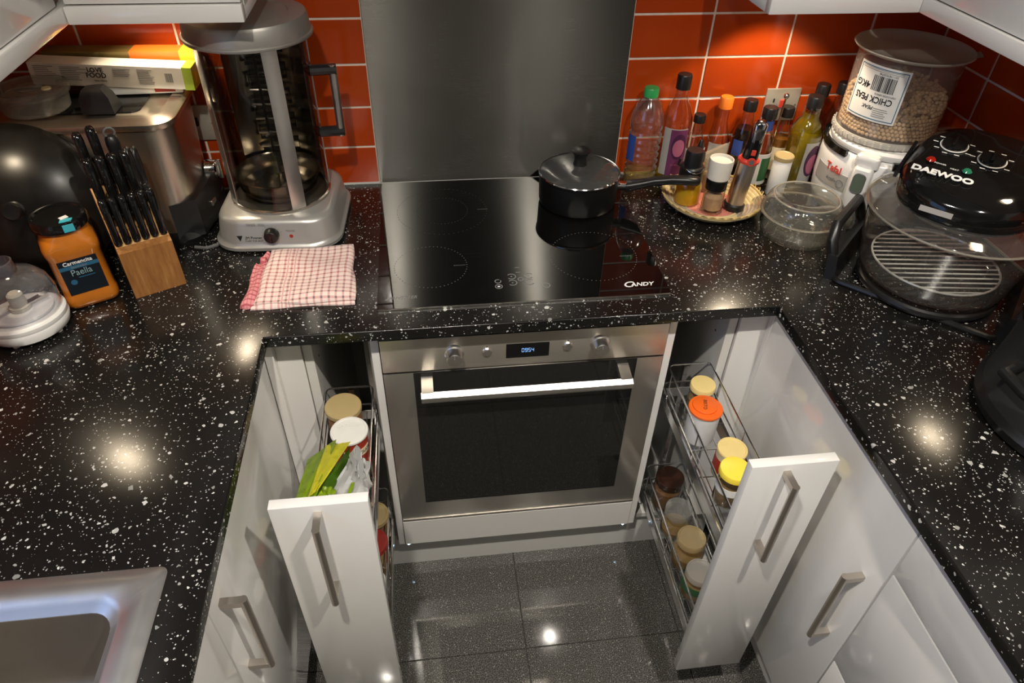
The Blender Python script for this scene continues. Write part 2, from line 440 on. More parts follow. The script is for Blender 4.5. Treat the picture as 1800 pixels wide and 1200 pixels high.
# right run: door plane x=.52 facing -x
cr = thing('base_cabinet', 'white gloss base unit with one tall door below the right worktop', 'cabinet', (.8, -.83, 0))
B().bx(-.258, .285, -.255, .82, .145, .874).build('body', 'white_melamine', cr)
d = B().bx(-.280, -.262, -.263, .268, DB, DT).bevel(.0015, 2).build('door', 'white_gloss', cr)
handle(d, (-.280, -.224, .57), -PI / 2)
cr2 = thing('drawer_unit', 'white gloss drawer unit at the lower right, next to the tall door', 'cabinet', (.8, -1.4, 0))
B().bx(-.258, .285, -.5, .30, .145, .874).build('body', 'white_melamine', cr2)
for z0, z1 in ((.745, DT), (.448, .741), (DB, .444)):
    d = B().bx(-.280, -.262, -.5, .3035, z0, z1).bevel(.0015, 2).build('drawer', 'white_gloss', cr2)
    handle(d, (-.280, .016, (z0 + z1) / 2 + (.02 if z1 < .8 else .03)), 0, rot=(PI / 2, 0, -PI / 2))
# corner fillers between the runs and the pull-outs
def corner_filler(s, label):
    t = thing('corner_filler', label, 'panel', (s * .48, -.545, 0))
    x0, x1 = (-.040, .028) if s < 0 else (-.022, .058)
    B().bx(x0, x1, -.0, .018, DB, DT).bevel(.001, 1).build('face_panel', 'white_gloss', t)
    B().bx(x0 if s < 0 else x1 - .018, x0 + .018 if s < 0 else x1, -.017, 0, DB, DT).bevel(.001, 1).build('return_strip', 'white_gloss', t)
corner_filler(-1, 'narrow white corner strip left of the open left pull-out')
corner_filler(1, 'narrow white corner strip right of the open right pull-out')
def narrow_carcass(s, label):
    t = thing('narrow_cabinet', label, 'cabinet', (s * .383, -.30, 0))
    def side(x0, x1):
        return B().bx(x0, x1, -.238, .27, DB, .872).bevel(.0006, 1)
    i0, i1 = (-.068, -.049) if s < 0 else (.053, .072)
    side(i0, i1).build('side_panel', 'white_melamine', t)
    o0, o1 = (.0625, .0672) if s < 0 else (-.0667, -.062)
    side(o0, o1).build('side_panel', 'shaded_melamine', t)  # darker melamine copy paints the shade inside the cupboard
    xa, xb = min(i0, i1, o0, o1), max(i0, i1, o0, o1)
    B().bx(xa + .005, xb - .005, .26, .268, DB, .872).build('back_panel', 'shaded_melamine', t)
    B().bx(xa + .005, xb - .005, -.235, .26, DB, DB + .016).build('bottom_panel', 'white_melamine', t)
    B().bx(-.012, .012, .235, .259, .16, .86).bx(-.006, .006, .20, .235, .16, .86).build('runner_post', 'handle_nickel', t)
    B().bx(-.01, .01, -.2, .235, DB + .0165, DB + .035).build('runner_rail', 'chrome_wire', t)
    for z in (.80, .76, .55, .51):
        xx = i1 if s < 0 else i0
        B().cyl((xx - .0005, -.19, z), (xx + .0006, -.19, z), .0026, n=10).build('shelf_hole', 'black_matt', t)
narrow_carcass(-1, 'open narrow cupboard behind the left pull-out, beside the oven')
narrow_carcass(1, 'open narrow cupboard behind the right pull-out, beside the oven')
# oven housing
oh = thing('oven_housing', 'white oven housing framing the built-in oven', 'cabinet', (0, -.30, 0))
for s in (-1, 1): B().bx(s * .2995 - .0 if s > 0 else -.3155, .3155 if s > 0 else -.2995, -.252, .27, DB, .872).bevel(.0006, 1).build('side_panel', 'white_gloss', oh)
B().bx(-.2985, .2985, -.252, .25, .141, .155).build('bottom_panel', 'white_melamine', oh)
B().bx(-.2985, .2985, -.256, -.238, .1445, .242).bevel(.001, 1).build('filler_panel', 'white_gloss', oh)
# plinths
struct(B().bx(-.55, .55, -.519, -.50, 0, .140).build('trim_2', 'plinth_white'))
struct(B().bx(-.585, -.57, -2.3, -.52, 0, .140).build('trim_3', 'plinth_white'))
struct(B().bx(.57, .585, -1.9, -.52, 0, .140).build('trim_4', 'plinth_white'))
for x, lb in ((-.294, 'tiny glowing plinth light at the left foot of the oven housing'), (.299, 'tiny glowing plinth light at the right foot of the oven housing')):
    t = thing('plinth_light', lb, 'light', (x, -.519, .096), group='plinth lights')
    B().lathe([(.0035, 0), (.0065, 0), (.0065, .003), (.0035, .004)], 16).build('bezel', 'chrome', t, rot=(PI / 2, 0, 0))
    B().lathe([(0, .004), (.003, .0035), (.0036, .0)], 16).build('lens', emissive('led_blue_white', (.55, .80, 1.0), 25.0), t, rot=(PI / 2, 0, 0))

# ------------------------------------------------------------------ wall units
def wall_unit(label, x0, x1, y0, y1, face, doors, ends, loc):
    t = thing('wall_cabinet', label, 'cabinet', loc)
    lx, ly, lz = loc
    Bx = lambda a, b_, c, d_, e, f: B().bx(a - lx, b_ - lx, c - ly, d_ - ly, e - lz, f - lz)
    if face == 'y':
        Bx(x0, x1, y0 + .022, y1, 1.40, 2.12).build('body', 'white_melamine', t)
        for a, b_ in doors: Bx(a, b_, y0 + .002, y0 + .020, 1.409, 2.115).bevel(.0015, 2).build('door', 'white_gloss', t)
        Bx(x0, x1, y0 - .004, y0 + .016, 1.379, 1.407).bevel(.002, 2).build('pelmet', 'white_gloss', t)
    else:
        s = 1 if x0 > 0 else -1
        fx = x0 if s > 0 else x1
        Bx(x0 + (.022 if s > 0 else 0), x1 - (0 if s > 0 else .022), y0, y1, 1.40, 2.12).build('body', 'white_melamine', t)
        for a, b_ in doors:
            Bx(min(fx + s * .002, fx + s * .02), max(fx + s * .002, fx + s * .02), a, b_, 1.409, 2.115).bevel(.0015, 2).build('door', 'white_gloss', t)
        Bx(min(fx - s * .004, fx + s * .016), max(fx - s * .004, fx + s * .016), y0, y1, 1.379, 1.407).bevel(.002, 2).build('pelmet', 'white_gloss', t)
    for e in ends: Bx(*e).bevel(.002, 2).build('pelmet_return', 'white_gloss', t)
    return t
PY = -.335
wall_unit('white wall unit on the back wall, left of the splashback', -.750, -.470, PY, -.006, 'y', [(-.748, -.471)], [(-.490, -.470, PY + .0165, -.01, 1.379, 1.3995)], (-.61, -.17, 1.38))
wall_unit('white wall unit on the back wall, right of the splashback', .455, .750, PY, -.006, 'y', [(.456, .748)], [(.455, .475, PY + .0165, -.01, 1.379, 1.3995)], (.60, -.17, 1.38))
wall_unit('white wall unit along the left wall at the top left', -XW + .006, -.7545, -.95, -.012, 'x', [(-.90 + .29, PY - .008), (-.949, -.614)], [], (-.92, -.5, 1.38))
wall_unit('white wall unit along the right wall at the top right', .7545, XW - .006, -.95, -.012, 'x', [(-.90 + .29, PY - .008), (-.949, -.614)], [], (.92, -.5, 1.38))
def puck(loc, label, watt):
    t = thing('cabinet_light', label, 'light', loc, group='lights under the wall units')
    B().lathe([(.026, 0), (.034, 0), (.034, .012), (0, .012)], 28, (0, 0, -.002)).build('housing', 'satin_aluminium', t)
    B().lathe([(0, 0), (.024, 0), (.026, .003)], 28, (0, 0, -.001)).build('lens', emissive('lamp_lens_warm', (1.0, .78, .5), 9.0), t)
    l = D.lights.new('cabinet_light_lamp', 'SPOT'); l.energy = watt; l.color = WARM; l.spot_size = rad(105); l.spot_blend = .35; l.shadow_soft_size = .022
    ob('lamp', l, t, (0, 0, -.006))
puck((-.685, -.13, 1.389), 'round light under the back wall unit, left of the glass kebab grill', CAB_W)
puck((.625, -.145, 1.389), 'round light under the back wall unit, above the bottles', CAB_W * 1.7)
puck((-.93, -.47, 1.389), 'round light under the left wall unit', CORNER_W * .5)
puck((.93, -.62, 1.389), 'round light under the right wall unit', CORNER_W * .35)
def downlight(x, y, label):
    t = thing('downlight', label, 'light', (x, y, ZC), group='ceiling downlights')
    B().lathe([(.030, -.001), (.034, -.005), (.044, -.004), (.046, 0)], 32).build('bezel', 'chrome', t)
    B().lathe([(0, -.002), (.029, -.0012)], 32).build('lens', emissive('downlight_lens', (1.0, .91, .77), 40.0), t)
    l = D.lights.new('downlight_lamp', 'SPOT'); l.energy = DOWN_W; l.color = (1.0, .93, .82); l.spot_size = rad(135); l.spot_blend = .7; l.shadow_soft_size = .028
    ob('lamp', l, t, (0, 0, -.012))
downlight(-.38, -1.50, 'left one of the two ceiling downlights')
downlight(.38, -1.50, 'right one of the two ceiling downlights')

# ================================================================== HOB
HZ = WT + .0055
hb = thing('induction_hob', 'black glass induction hob with printed cooking zones, set in the worktop', 'hob', (0, -.2745, WT))
B().prism(rrect(.590, .518, .006, 3), .0004, .0055).bevel(.0012, 2, 60).build('glass', 'hob_glass', hb)
B().bx(-.293, .293, -.2605, -.2592, .0004, .0050).build('front_trim', 'satin_aluminium', hb)
def dotted(cx, cy, r, n, mat='print_zone', s=.0011):
    b = B()
    for k in range(n):
        a = 2 * PI * k / n
        b.box((cx + r * math.cos(a), cy + r * math.sin(a), .0057), (s * 1.6, s * 1.6, .0003), (0, 0, a))
    return b.build('zone_marking', mat, hb)
plain('print_dim', (.035, .035, .035), .5)
dotted(-.186, -.395 + .2745, .076, 56); dotted(.165, -.385 + .2745, .094, 66)
dotted(-.152, -.165 + .2745, .060, 46, 'print_dim'); dotted(-.152, -.165 + .2745, .105, 60, 'print_dim'); dotted(.175, -.145 + .2745, .080, 50, 'print_dim')
for x, y in ((-.124, -.396), (.236, -.393), (-.055, -.166)):
    b = B()
    for k in range(8): b.box((x + (k - 4) * .0032, y + .2745, .0057), (.0012, .003, .0003))
    b.build('zone_power_mark', 'print_zone', hb)
def ring_mark(x, y, r, a0=0.0, a1=2 * PI, w=.0009, mat='print_grey'):
    b = B(); n = 24; rings = []
    for k in range(n + 1):
        a = a0 + (a1 - a0) * k / n; c, s_ = math.cos(a), math.sin(a)
        rings.append([(x + (r - w) * c, y + (r - w) * s_, .0056), (x + (r + w) * c, y + (r + w) * s_, .0056), (x + (r + w) * c, y + (r + w) * s_, .0059), (x + (r - w) * c, y + (r - w) * s_, .0059)])
    b.loft(rings)
    return b.build('touch_control', mat, hb)
HY = .2745
for dx, dy in ((-.018, .011), (.018, .011), (-.018, -.011), (.018, -.011)):
    ring_mark(-.0035 + dx, -.4585 + HY + dy, .0088, rad(40) if dx > 0 else rad(220), rad(320) if dx > 0 else rad(500))
    B().box((-.0035 + dx, -.4585 + HY + dy, .0057), (.003, .003, .0003)).build('touch_dot', 'print_grey', hb)
ring_mark(-.0035, -.4585 + HY, .0055); ring_mark(-.006, -.425 + HY, .009, rad(60), rad(120)); ring_mark(-.006, -.425 + HY, .009, rad(240), rad(300))
ring_mark(-.051, -.462 + HY, .006, rad(60), rad(390)); ring_mark(-.051, -.480 + HY, .007); B().box((-.051, -.480 + HY, .0057), (.005, .004, .0003)).build('touch_dot', 'print_white', hb)
ring_mark(.046, -.485 + HY, .0075); B().box((.046, -.485 + HY, .0057), (.0012, .006, .0003)).build('touch_dot', 'print_grey', hb)
text('C', .026, 'print_white', hb, (.2130, -.4985 + HY, .0056), depth=.0002, squash=1.15, bold=.0004, shear=.3)
text('ANDY', .0170, 'print_white', hb, (.2425, -.4995 + HY, .0056), depth=.0002, squash=1.0, bold=.0004, shear=.3)
text('INVERTER', .013, 'print_grey', hb, (-.243, -.500 + HY, .0056), depth=.0002, squash=.9, shear=.3)
B().prism([(-.281, -.0055), (-.270, .0045), (-.264, .0045), (-.275, -.0055)], .0055, .0058).build('touch_dot', 'print_grey', hb, (0, -.500 + HY, 0))

# ================================================================== OVEN
ov = thing('built_in_oven', 'built-in steel oven with dark glass door and pale bar handle', 'oven', (0, -.556, .25))
def obx(x0, x1, y0, y1, z0, z1): return B().bx(x0, x1, y0, y1, z0 - .25, z1 - .25)
obx(-.280, .280, .022, .45, .262, .838).build('cavity_body', 'black_matt', ov)
obx(-.2975, .2975, 0, .021, .757, .843).bevel(.0012, 2).build('control_panel', 'oven_steel', ov)
dr = obx(-.2975, .2975, 0, .021, .2475, .7525).bevel(.0015, 2).build('door', 'door_steel', ov)
obx(-.236, .240, -.0012, .0005, .318, .7522).build('door_glass', 'oven_glass', dr)
obx(-.2975, .2975, -.0015, .0, .2475, .252).build('door_edge', 'satin_aluminium', dr)
obx(-.29, .29, .012, .0218, .8432, .872).build('vent_gap', 'black_matt', ov)
hd = B()
hd.loft([[(x, -.041, .484), (x, -.052, .477), (x, -.054, .469), (x, -.050, .462), (x, -.044, .462), (x, -.037, .478)] for x in (-.222, .222)])
hd.bevel(.0008, 1).build('handle', 'satin_aluminium', dr)
for x in (-.209, .209):
    B().loft([[(x - .012, 0, .492), (x + .012, 0, .492), (x + .012, 0, .474), (x - .012, 0, .474)], [(x - .012, -.043, .484), (x + .012, -.043, .484), (x + .012, -.040, .472), (x - .012, -.040, .472)]]).bevel(.001, 1).build('handle_post', 'satin_aluminium', dr)
def knob(x, z, r, L, name, mk=True):
    k = B().lathe([(0, 0), (r * 1.22, 0), (r * 1.22, .002), (r * 1.1, .003), (r, .0045), (r * .97, L - .002), (r * .9, L), (0, L)], 32).build(name, 'satin_aluminium', ov, (x, 0, z - .25), (PI / 2, 0, 0))
    if mk: B().box((0, r * .55, L + .0002), (.0014, r * .7, .0006)).build('pointer', 'print_grey', k)
knob(-.150, .801, .0165, .026, 'control_knob'); knob(.153, .803, .0165, .026, 'control_knob')
knob(-.083, .799, .0085, .006, 'push_button', False); knob(.0855, .801, .0085, .006, 'push_button', False)
obx(-.0435, .0465, -.0008, .002, .777, .815).bevel(.0006, 1).build('display', 'black_gloss', ov)
emissive('display_blue', (.25, .50, .95), .8)
# seven-segment clock digits 0954
SEG = {'a': (0, 1, 1, 0), 'g': (0, .0, 1, 0), 'd': (0, -1, 1, 0), 'f': (-.5, .5, 0, 1), 'b': (.5, .5, 0, 1), 'e': (-.5, -.5, 0, 1), 'c': (.5, -.5, 0, 1)}
for i, (dg, sg) in enumerate((('0', 'abcdef'), ('9', 'abfgcd'), ('5', 'afgcd'), ('4', 'fgbc'))):
    b = B(); cx = -.0085 + i * .0068
    for s_ in sg:
        x, z, hx, vz = SEG[s_]
        b.box((cx + x * .0044, -.0011, .797 - .25 + z * .0046), (.0044 if hx else .0007, .0005, .0042 if vz else .0007))
    b.build('clock_digit', 'display_blue', ov)
for x, z in ((.0855, .8145), (-.083, .812)):
    B().box((x, -.0004, z - .25), (.0025, .0008, .0025)).build('printed_mark', 'print_black', ov)

# ================================================================== PULL-OUT UNITS
def pull_out(s, x0, x1, label):
    t = thing('pull_out_larder', label, 'drawer', ((x0 + x1) / 2, -.9535, 0), group='pull-out larder units')
    w = x1 - x0
    f = B().bx(-w / 2, w / 2, 0, .0185, DB + .001, .861).bevel(.0012, 2).build('front', 'white_gloss', t)
    handle(f, (-.003 if s < 0 else -.012, 0, .742), 0, L=.21)
    # slim chrome frame and two wire baskets
    fr = B().bx(-.005, .005, .0186, .47, DB + .0355, DB + .052).bx(-.006, .006, .0186, .032, .18, .80).bx(-.005, .005, .458, .470, DB + .036, .66)
    fr.build('frame', 'chrome_wire', t)
    bw = .108
    for zf, rim in ((.577, (.045, .100)), (.222, (.045, .100))):
        bk = B()
        ya, yb = .024, .448
        for sx in (-1, 1):
            x = sx * bw / 2
            bk.bx(x - .0025, x + .0025, ya, yb, zf, zf + .028)
            bk.bx(min(x, x - sx * .011), max(x, x - sx * .011), ya, yb, zf + .0005, zf + .003)
        bk.bx(-bw / 2, bw / 2, yb - .003, yb, zf, zf + .028).bx(-bw / 2, bw / 2, ya, ya + .003, zf, zf + .028)
        bo = bk.bevel(.0007, 1).build('basket', 'chrome_wire', t)
        for k in range(3):
            x = -.026 + k * .026
            B().tube([(x, ya, zf + .003), (x, yb, zf + .003)], .0015, 6).build('base_wire', 'chrome_wire', bo)
        for k in range(6):
            y = ya + .03 + k * (yb - ya - .06) / 5
            B().tube([(-bw / 2, y, zf + .0055), (bw / 2, y, zf + .0055)], .0015, 6).build('cross_wire', 'chrome_wire', bo)
        for h in rim:
            r_ = .012; hx = bw / 2 - (.0 if h < .06 else .004)
            pts = [(-hx, ya, zf + h), (-hx, yb - r_, zf + h)]
            pts += [(-hx + r_ - r_ * math.cos(a), yb - r_ + r_ * math.sin(a), zf + h) for a in (rad(30), rad(60), rad(90))]
            pts += [(hx - r_ + r_ * math.sin(a), yb - r_ + r_ * math.cos(a), zf + h) for a in (0, rad(30), rad(60), rad(90))]
            pts += [(hx, ya, zf + h)]
            B().tube(pts, .0022, 8).build('rim_wire', 'chrome_wire', bo)
        for sx in (-1, 1):
            for y in (ya + .01, (ya + yb) / 2, yb - .03):
                B().tube([(sx * (bw / 2 - .0035), y, zf + .02), (sx * (bw / 2 - .0035), y, zf + rim[1])], .0016, 6).build('upright_wire', 'chrome_wire', bo)
    return t
pull_out(-1, -.4525, -.3025, 'left pull-out larder drawer with white front, holding a green bag')
pull_out(1, .3115, .4625, 'right pull-out larder drawer with white front, holding jars with coloured lids')

# ------------------------------------------------------------------ jars and tubs in the baskets
plain('lid_cream', (.62, .50, .27), .35); plain('lid_yellow', (.85, .66, .06), .35); plain('lid_orange', (.85, .14, .015), .35)
plain('lid_brown', (.035, .014, .008), .25); plain('lid_red', (.30, .018, .012), .3); plain('lid_white', (.74, .72, .68), .4)
plain('lid_lemon', (.78, .60, .24), .4); plain('paper_cream', (.66, .56, .38), .6); plain('tub_white', (.72, .72, .72), .3)
plain('tin_red', (.36, .028, .012), .3); plain('spice_brown', (.22, .10, .035), .8, var=.25); plain('spice_tan', (.36, .22, .08), .8, var=.25)
plain('spice_green', (.12, .12, .05), .85, var=.3); plain('label_green', (.03, .12, .04), .5); plain('label_white', (.74, .73, .70), .5)
def jar(name, label, cat, base, r, h, lid_r, lid_h, lid_mat, body_mat='clear_glass', fill=None, fill_h=.6, wrapmat=None, wrap=(0, 1), neck=.85, lid_rim=False, group=None):
    t = thing(name, label, cat, base, random.uniform(0, 6), group)
    hb_ = h - lid_h * .8
    if neck < 1: prof = [(0, .001), (r * .9, .001), (r, .006), (r, hb_ * .78), (r * .97, hb_ * .84), (r * neck, hb_ * .93), (r * neck, hb_)]
    else: prof = [(0, .001), (r * .97, .001), (r, .004), (r, hb_), (r * .9, hb_ + .001)]
    B().lathe(prof, 32).build('body', body_mat, t)
    if fill: B().lathe([(0, .003), (r * .86, .003), (r * .95, .008), (r * .95, hb_ * fill_h), (r * .6, hb_ * fill_h + .003), (0, hb_ * fill_h + .002)], 28).build('contents', fill, t)
    if wrapmat: arc_patch(r + .0003, 0, 2 * PI * .999, hb_ * wrap[0], hb_ * wrap[1], 32).build('label_wrap', wrapmat, t)
    lp = [(lid_r * .96, h - lid_h), (lid_r, h - lid_h + .001), (lid_r, h - .002), (lid_r * .96, h)]
    lp += [(lid_r * .86, h), (lid_r * .84, h - .0015), (0, h - .0015)] if lid_rim else [(lid_r * .9, h + .0003), (0, h + .0003)]
    l = B().lathe(lp, 36).build('lid', lid_mat, t)
    return t, l
U, Lw = .5848, .2298
GR = 'jars and tubs in the pull-out baskets'
jar('spice_jar', 'glass jar with pale yellow lid at the rear of the upper right basket', 'jar', (.397, -.572, U), .027, .092, .028, .014, 'lid_lemon', fill='spice_tan', group=GR)
t, l = jar('drink_tub', 'white plastic tub with bright orange lid in the upper right basket', 'tub', (.379, -.642, U), .0335, .092, .0365, .007, 'lid_orange', 'tub_white', neck=1, group=GR)
B().lathe([(0, 0), (.026, 0), (.026, .004), (.024, .005), (0, .005)], 32, (0, .003, .0922)).build('pour_cap', 'lid_orange', t)
text('BISTO', .011, 'print_black', t, (0, .003, .0974), (0, 0, rad(200)), depth=.0002)
t, l = jar('spice_tin', 'red and cream cardboard drum with cream lid near the right drawer front', 'tin', (.402, -.748, U), .0295, .078, .031, .006, 'lid_lemon', 'paper_cream', wrapmat='tin_red', wrap=(.25, .75), neck=1, lid_rim=True, group=GR)
jar('spice_jar', 'glass jar with lemon yellow lid right behind the right drawer front', 'jar', (.379, -.815, U), .028, .098, .031, .015, 'lid_yellow', fill='spice_tan', fill_h=.45, wrapmat='label_white', wrap=(.48, .7), group=GR)
jar('spice_jar', 'dark brown lidded jar at the rear of the lower right basket', 'jar', (.386, -.556, Lw), .036, .105, .036, .017, 'lid_brown', fill='spice_brown', fill_h=.7, group=GR)
thin_glass('lid_clear', (.80, .84, .80), .08, 1.5, 1.2, haze=.22)
thin_glass('lid_clear_cream', (.85, .72, .45), .12, 1.5, 1.0, haze=.55, hazecol=(.72, .55, .28))
thin_glass('lid_clear_white', (.85, .85, .82), .12, 1.5, 1.0, haze=.5, hazecol=(.72, .68, .62))
jar('storage_jar', 'clear glass jar with clear glass lid in the lower right basket', 'jar', (.385, -.642, Lw), .036, .09, .0335, .020, 'lid_clear', fill='spice_tan', fill_h=.3, lid_rim=True, group=GR)
jar('storage_jar', 'glass jar with cloudy cream lid in the lower right basket', 'jar', (.385, -.734, Lw), .038, .102, .034, .018, 'lid_clear_cream', fill='spice_tan', fill_h=.5, lid_rim=True, group=GR)
jar('storage_jar', 'glass jar with cloudy white lid and green label, lower right basket', 'jar', (.383, -.812, Lw), .036, .085, .0325, .018, 'lid_clear_white', fill='spice_tan', fill_h=.5, wrapmat='label_green', wrap=(.45, .8), lid_rim=True, group=GR)
plain('lid_sand', (.42, .32, .15), .4)
jar('storage_jar', 'round jar with sand coloured lid at the rear of the left basket', 'jar', (-.386, -.575, U), .035, .108, .038, .012, 'lid_sand', 'spice_brown', neck=.95, group=GR)
t, l = jar('cocoa_drum', 'dark red cocoa drum with white plastic lid behind the green bag', 'tin', (-.3675, -.656, U), .0345, .119, .0375, .007, 'lid_white', 'tin_red', neck=1, lid_rim=True, group=GR)
arc_patch(.0348, rad(250), rad(345), .072, .09, 14).build('label_wrap', 'paper_cream', t); t.rotation_euler = (0, 0, 0)
text('HOT CHOCOLATE', .011, 'print_black', t, (0, 0, .081), wrap=.0356, depth=.0002, squash=.75, mtx=Matrix.Translation((.012, 0, 0)))
o = text('CADBURY', .011, 'lid_white', t, (0, .012, .1182), depth=.0002)
jar('storage_jar', 'jar with amber lid low in the left pull-out basket', 'jar', (-.362, -.590, Lw), .036, .105, .037, .014, 'lid_sand', fill='spice_brown', lid_rim=True, group=GR)
jar('storage_jar', 'jar with dark red lid low in the left pull-out basket', 'jar', (-.362, -.672, Lw), .036, .112, .037, .015, 'lid_red', fill='spice_tan', group=GR)
jar('storage_jar', 'jar with white lid low in the left pull-out, nearest its front', 'jar', (-.364, -.760, Lw), .034, .085, .035, .014, 'lid_white', fill='spice_tan', group=GR)
# green and white foil bag, crumpled and folded open
def bag_mat():
    N = NT('green_foil_bag'); c = N.coord(); x, y, z = N.sep(c)
    n = N.noise(c, 18.0, 3.0)
    n2 = N.math('MULTIPLY_ADD', n, .05, -.025)
    green = N.mix(N.math('GREATER_THAN', N.noise(c, 26.0, 1.0), .56), (.16, .33, .012, 1), (.46, .52, .02, 1))
    f = N.math('GREATER_THAN', N.math('ADD', N.math('MULTIPLY_ADD', y, -.35, x), n2), .016)
    N.p(col=N.mix(f, green, (.72, .72, .70, 1)), rough=.28); N.bump(N.noise(c, 60.0, 3.0), .35, .004)
    MATS['bag'] = N.m
bag_mat()
bg = thing('food_bag', 'crumpled green and white foil bag folded open in the left pull-out', 'bag', (-.379, -.79, U))
def bag_mesh():
    b = B(); rings = []; n = 28; K = 14; rnd = random.Random(3)
    ph = [rnd.uniform(0, 6.28) for _ in range(8)]
    for k in range(K):
        t_ = k / (K - 1); z = .002 + t_ * .140
        hw = .046 * (1 - .05 * t_) if t_ < .7 else .046 * (1 + .45 * (t_ - .7)); hd_ = .066 * (1 - .15 * t_ ** 2) if t_ < .75 else .066 * (1 - .15 - 1.9 * (t_ - .75))
        rr = []
        for i in range(n):
            a = 2 * PI * i / n; c_, s_ = math.cos(a), math.sin(a)
            e = .55
            x = hw * math.copysign(abs(c_) ** e, c_); y = hd_ * math.copysign(abs(s_) ** e, s_)
            w = .007 * t_ * math.sin(3 * a + ph[0] + 5 * t_) + .006 * t_ * math.sin(5 * a + ph[1] - 7 * t_) + .003 * math.sin(9 * a + ph[2] + 11 * t_)
            lean = .018 * max(0, t_ - .5)
            rr.append((x * (1 + w * 6) + lean, y * (1 + w * 6) - .03 * max(0, t_ - .6), z + .022 * t_ ** 3 * math.sin(2 * a + ph[3]) + .010 * t_ ** 2 * math.sin(5 * a + ph[4])))
        rings.append(rr)
    # fold the mouth inwards
    top = rings[-1]; cx = sum(p[0] for p in top) / n; cy = sum(p[1] for p in top) / n
    rings.append([(cx + (p[0] - cx) * .8, cy + (p[1] - cy) * .7, p[2] - .010) for p in top])
    rings.append([(cx + (p[0] - cx) * .5, cy + (p[1] - cy) * .4, p[2] - .035) for p in top])
    return b.loft(rings)
bag_mesh().build('pouch', 'bag', bg, ang=25)

def sheet(name, mat, P, nx=10, ny=8, amp=.004, seed=0, sag=0.0):
    """crumpled film between four corners (bag-local), with real thickness"""
    rnd = random.Random(seed); ph = [rnd.uniform(0, 6.3) for _ in range(6)]
    P = [Vector(p) - Vector((-.379, -.79, U)) for p in P]; rows = []
    for i in range(nx + 1):
        u = i / nx; r = []
        for j in range(ny + 1):
            v = j / ny; q = (P[0] * (1 - u) + P[1] * u) * (1 - v) + (P[3] * (1 - u) + P[2] * u) * v
            w = amp * (math.sin(9 * u + 5 * v + ph[0]) + .7 * math.sin(13 * v - 7 * u + ph[1]) + .5 * abs(math.sin(11 * u + 9 * v + ph[2]))) - sag * math.sin(PI * u) * math.sin(PI * v)
            r.append((q.x + w * .5, q.y - w * .4, q.z + w))
        rows.append(r)
    b = B(); b.loft(rows, closed=False); bmesh.ops.solidify(b.b, geom=list(b.b.faces), thickness=.0009)
    return b.build(name, mat, bg, ang=28)
plain('bag_green', (.34, .50, .02), .28, var=.2); plain('bag_dark_green', (.07, .16, .008), .35, var=.2); plain('bag_yellow', (.78, .74, .05), .28, var=.1); plain('bag_white', (.70, .70, .69), .3, var=.05)
sheet('green_flap', 'bag_green', [(-.426, -.905, .812), (-.437, -.74, .722), (-.378, -.735, .766), (-.395, -.90, .808)], 12, 8, .003, 1)
sheet('yellow_flap', 'bag_yellow', [(-.405, -.905, .818), (-.398, -.74, .757), (-.350, -.755, .778), (-.392, -.88, .806)], 12, 6, .002, 2)
sheet('inner_fold', 'bag_dark_green', [(-.398, -.905, .812), (-.352, -.757, .770), (-.350, -.80, .742), (-.372, -.90, .795)], 12, 6, .002, 3)
sheet('white_flap', 'bag_white', [(-.380, -.905, .806), (-.352, -.775, .762), (-.318, -.80, .772), (-.312, -.908, .806)], 14, 10, .006, 4)
sheet('white_flap', 'bag_white', [(-.352, -.775, .768), (-.338, -.765, .780), (-.316, -.84, .792), (-.330, -.86, .785)], 8, 6, .005, 5)
sheet('green_stripe', 'bag_green', [(-.345, -.905, .8145), (-.340, -.865, .799), (-.334, -.865, .800), (-.338, -.905, .8155)], 8, 2, .001, 6)
sheet('green_fold', 'bag_green', [(-.395, -.912, .815), (-.385, -.870, .803), (-.366, -.880, .803), (-.362, -.912, .812)], 8, 6, .004, 7)

# ================================================================== LEFT SIDE OF THE WORKTOP
# ---- vertical kebab grill
kg = thing('kebab_grill', 'silver upright kebab grill with smoked glass cylinder and round steel lid', 'grill', (-.507, -.165, WT), rad(-3))
P0, P1, P2, P3, P4 = rrect(.262, .272, .060, 8), rrect(.272, .282, .062, 8), rrect(.258, .268, .060, 8), rrect(.246, .256, .060, 8), rrect(.222, .232, .06, 8)
B().loft([ring(rrect(.24, .25, .05, 8), .004), ring(P1, .006), ring(P1, .013), ring(P0, .017), ring(P2, .022), ring(P3, .062), ring(rrect(.240, .250, .060, 8), .068), ring(P4, .074)]).build('base', plain('silver_paint', (.43, .42, .395), .34, .55, var=.02), kg, ang=40)
for x in (-.1, .1):
    for y in (-.1, .1): B().lathe([(0, 0), (.012, 0), (.012, .005), (0, .005)], 16, (x, y, 0)).build('foot', 'black_matt', kg)
B().lathe([(.100, .074), (.108, .0745), (.108, .080), (.104, .082)], 48).build('collar', 'appliance_steel', kg)
B().lathe([(.1045, .080), (.1045, .416)], 56).build('glass_cylinder', 'smoked_glass', kg)
B().lathe([(.108, .410), (.1225, .411), (.1235, .414), (.1225, .417), (.1190, .418), (.1165, .444), (.1135, .4495), (.108, .451), (.082, .4515), (.080, .4495), (.0, .4505)], 56).build('lid', plain('matt_aluminium', (.40, .385, .355), .42, .75, var=.02), kg, ang=40)
def strap(a, w, name='upright_strip'):
    b = B(); h = w / 2 / .1055
    o = arc_patch(.1050, a - h, a + h, .076, .413, 5, .0022).build(name, 'satin_aluminium', kg)
    B().cyl((.1055 * math.cos(a), .1055 * math.sin(a), .071), (.1055 * math.cos(a), .1055 * math.sin(a), .078), .004, n=10).build('strip_pin', 'chrome', kg)
strap(rad(-59), .030); strap(rad(-146), .030); strap(rad(20), .02); strap(rad(120), .03)
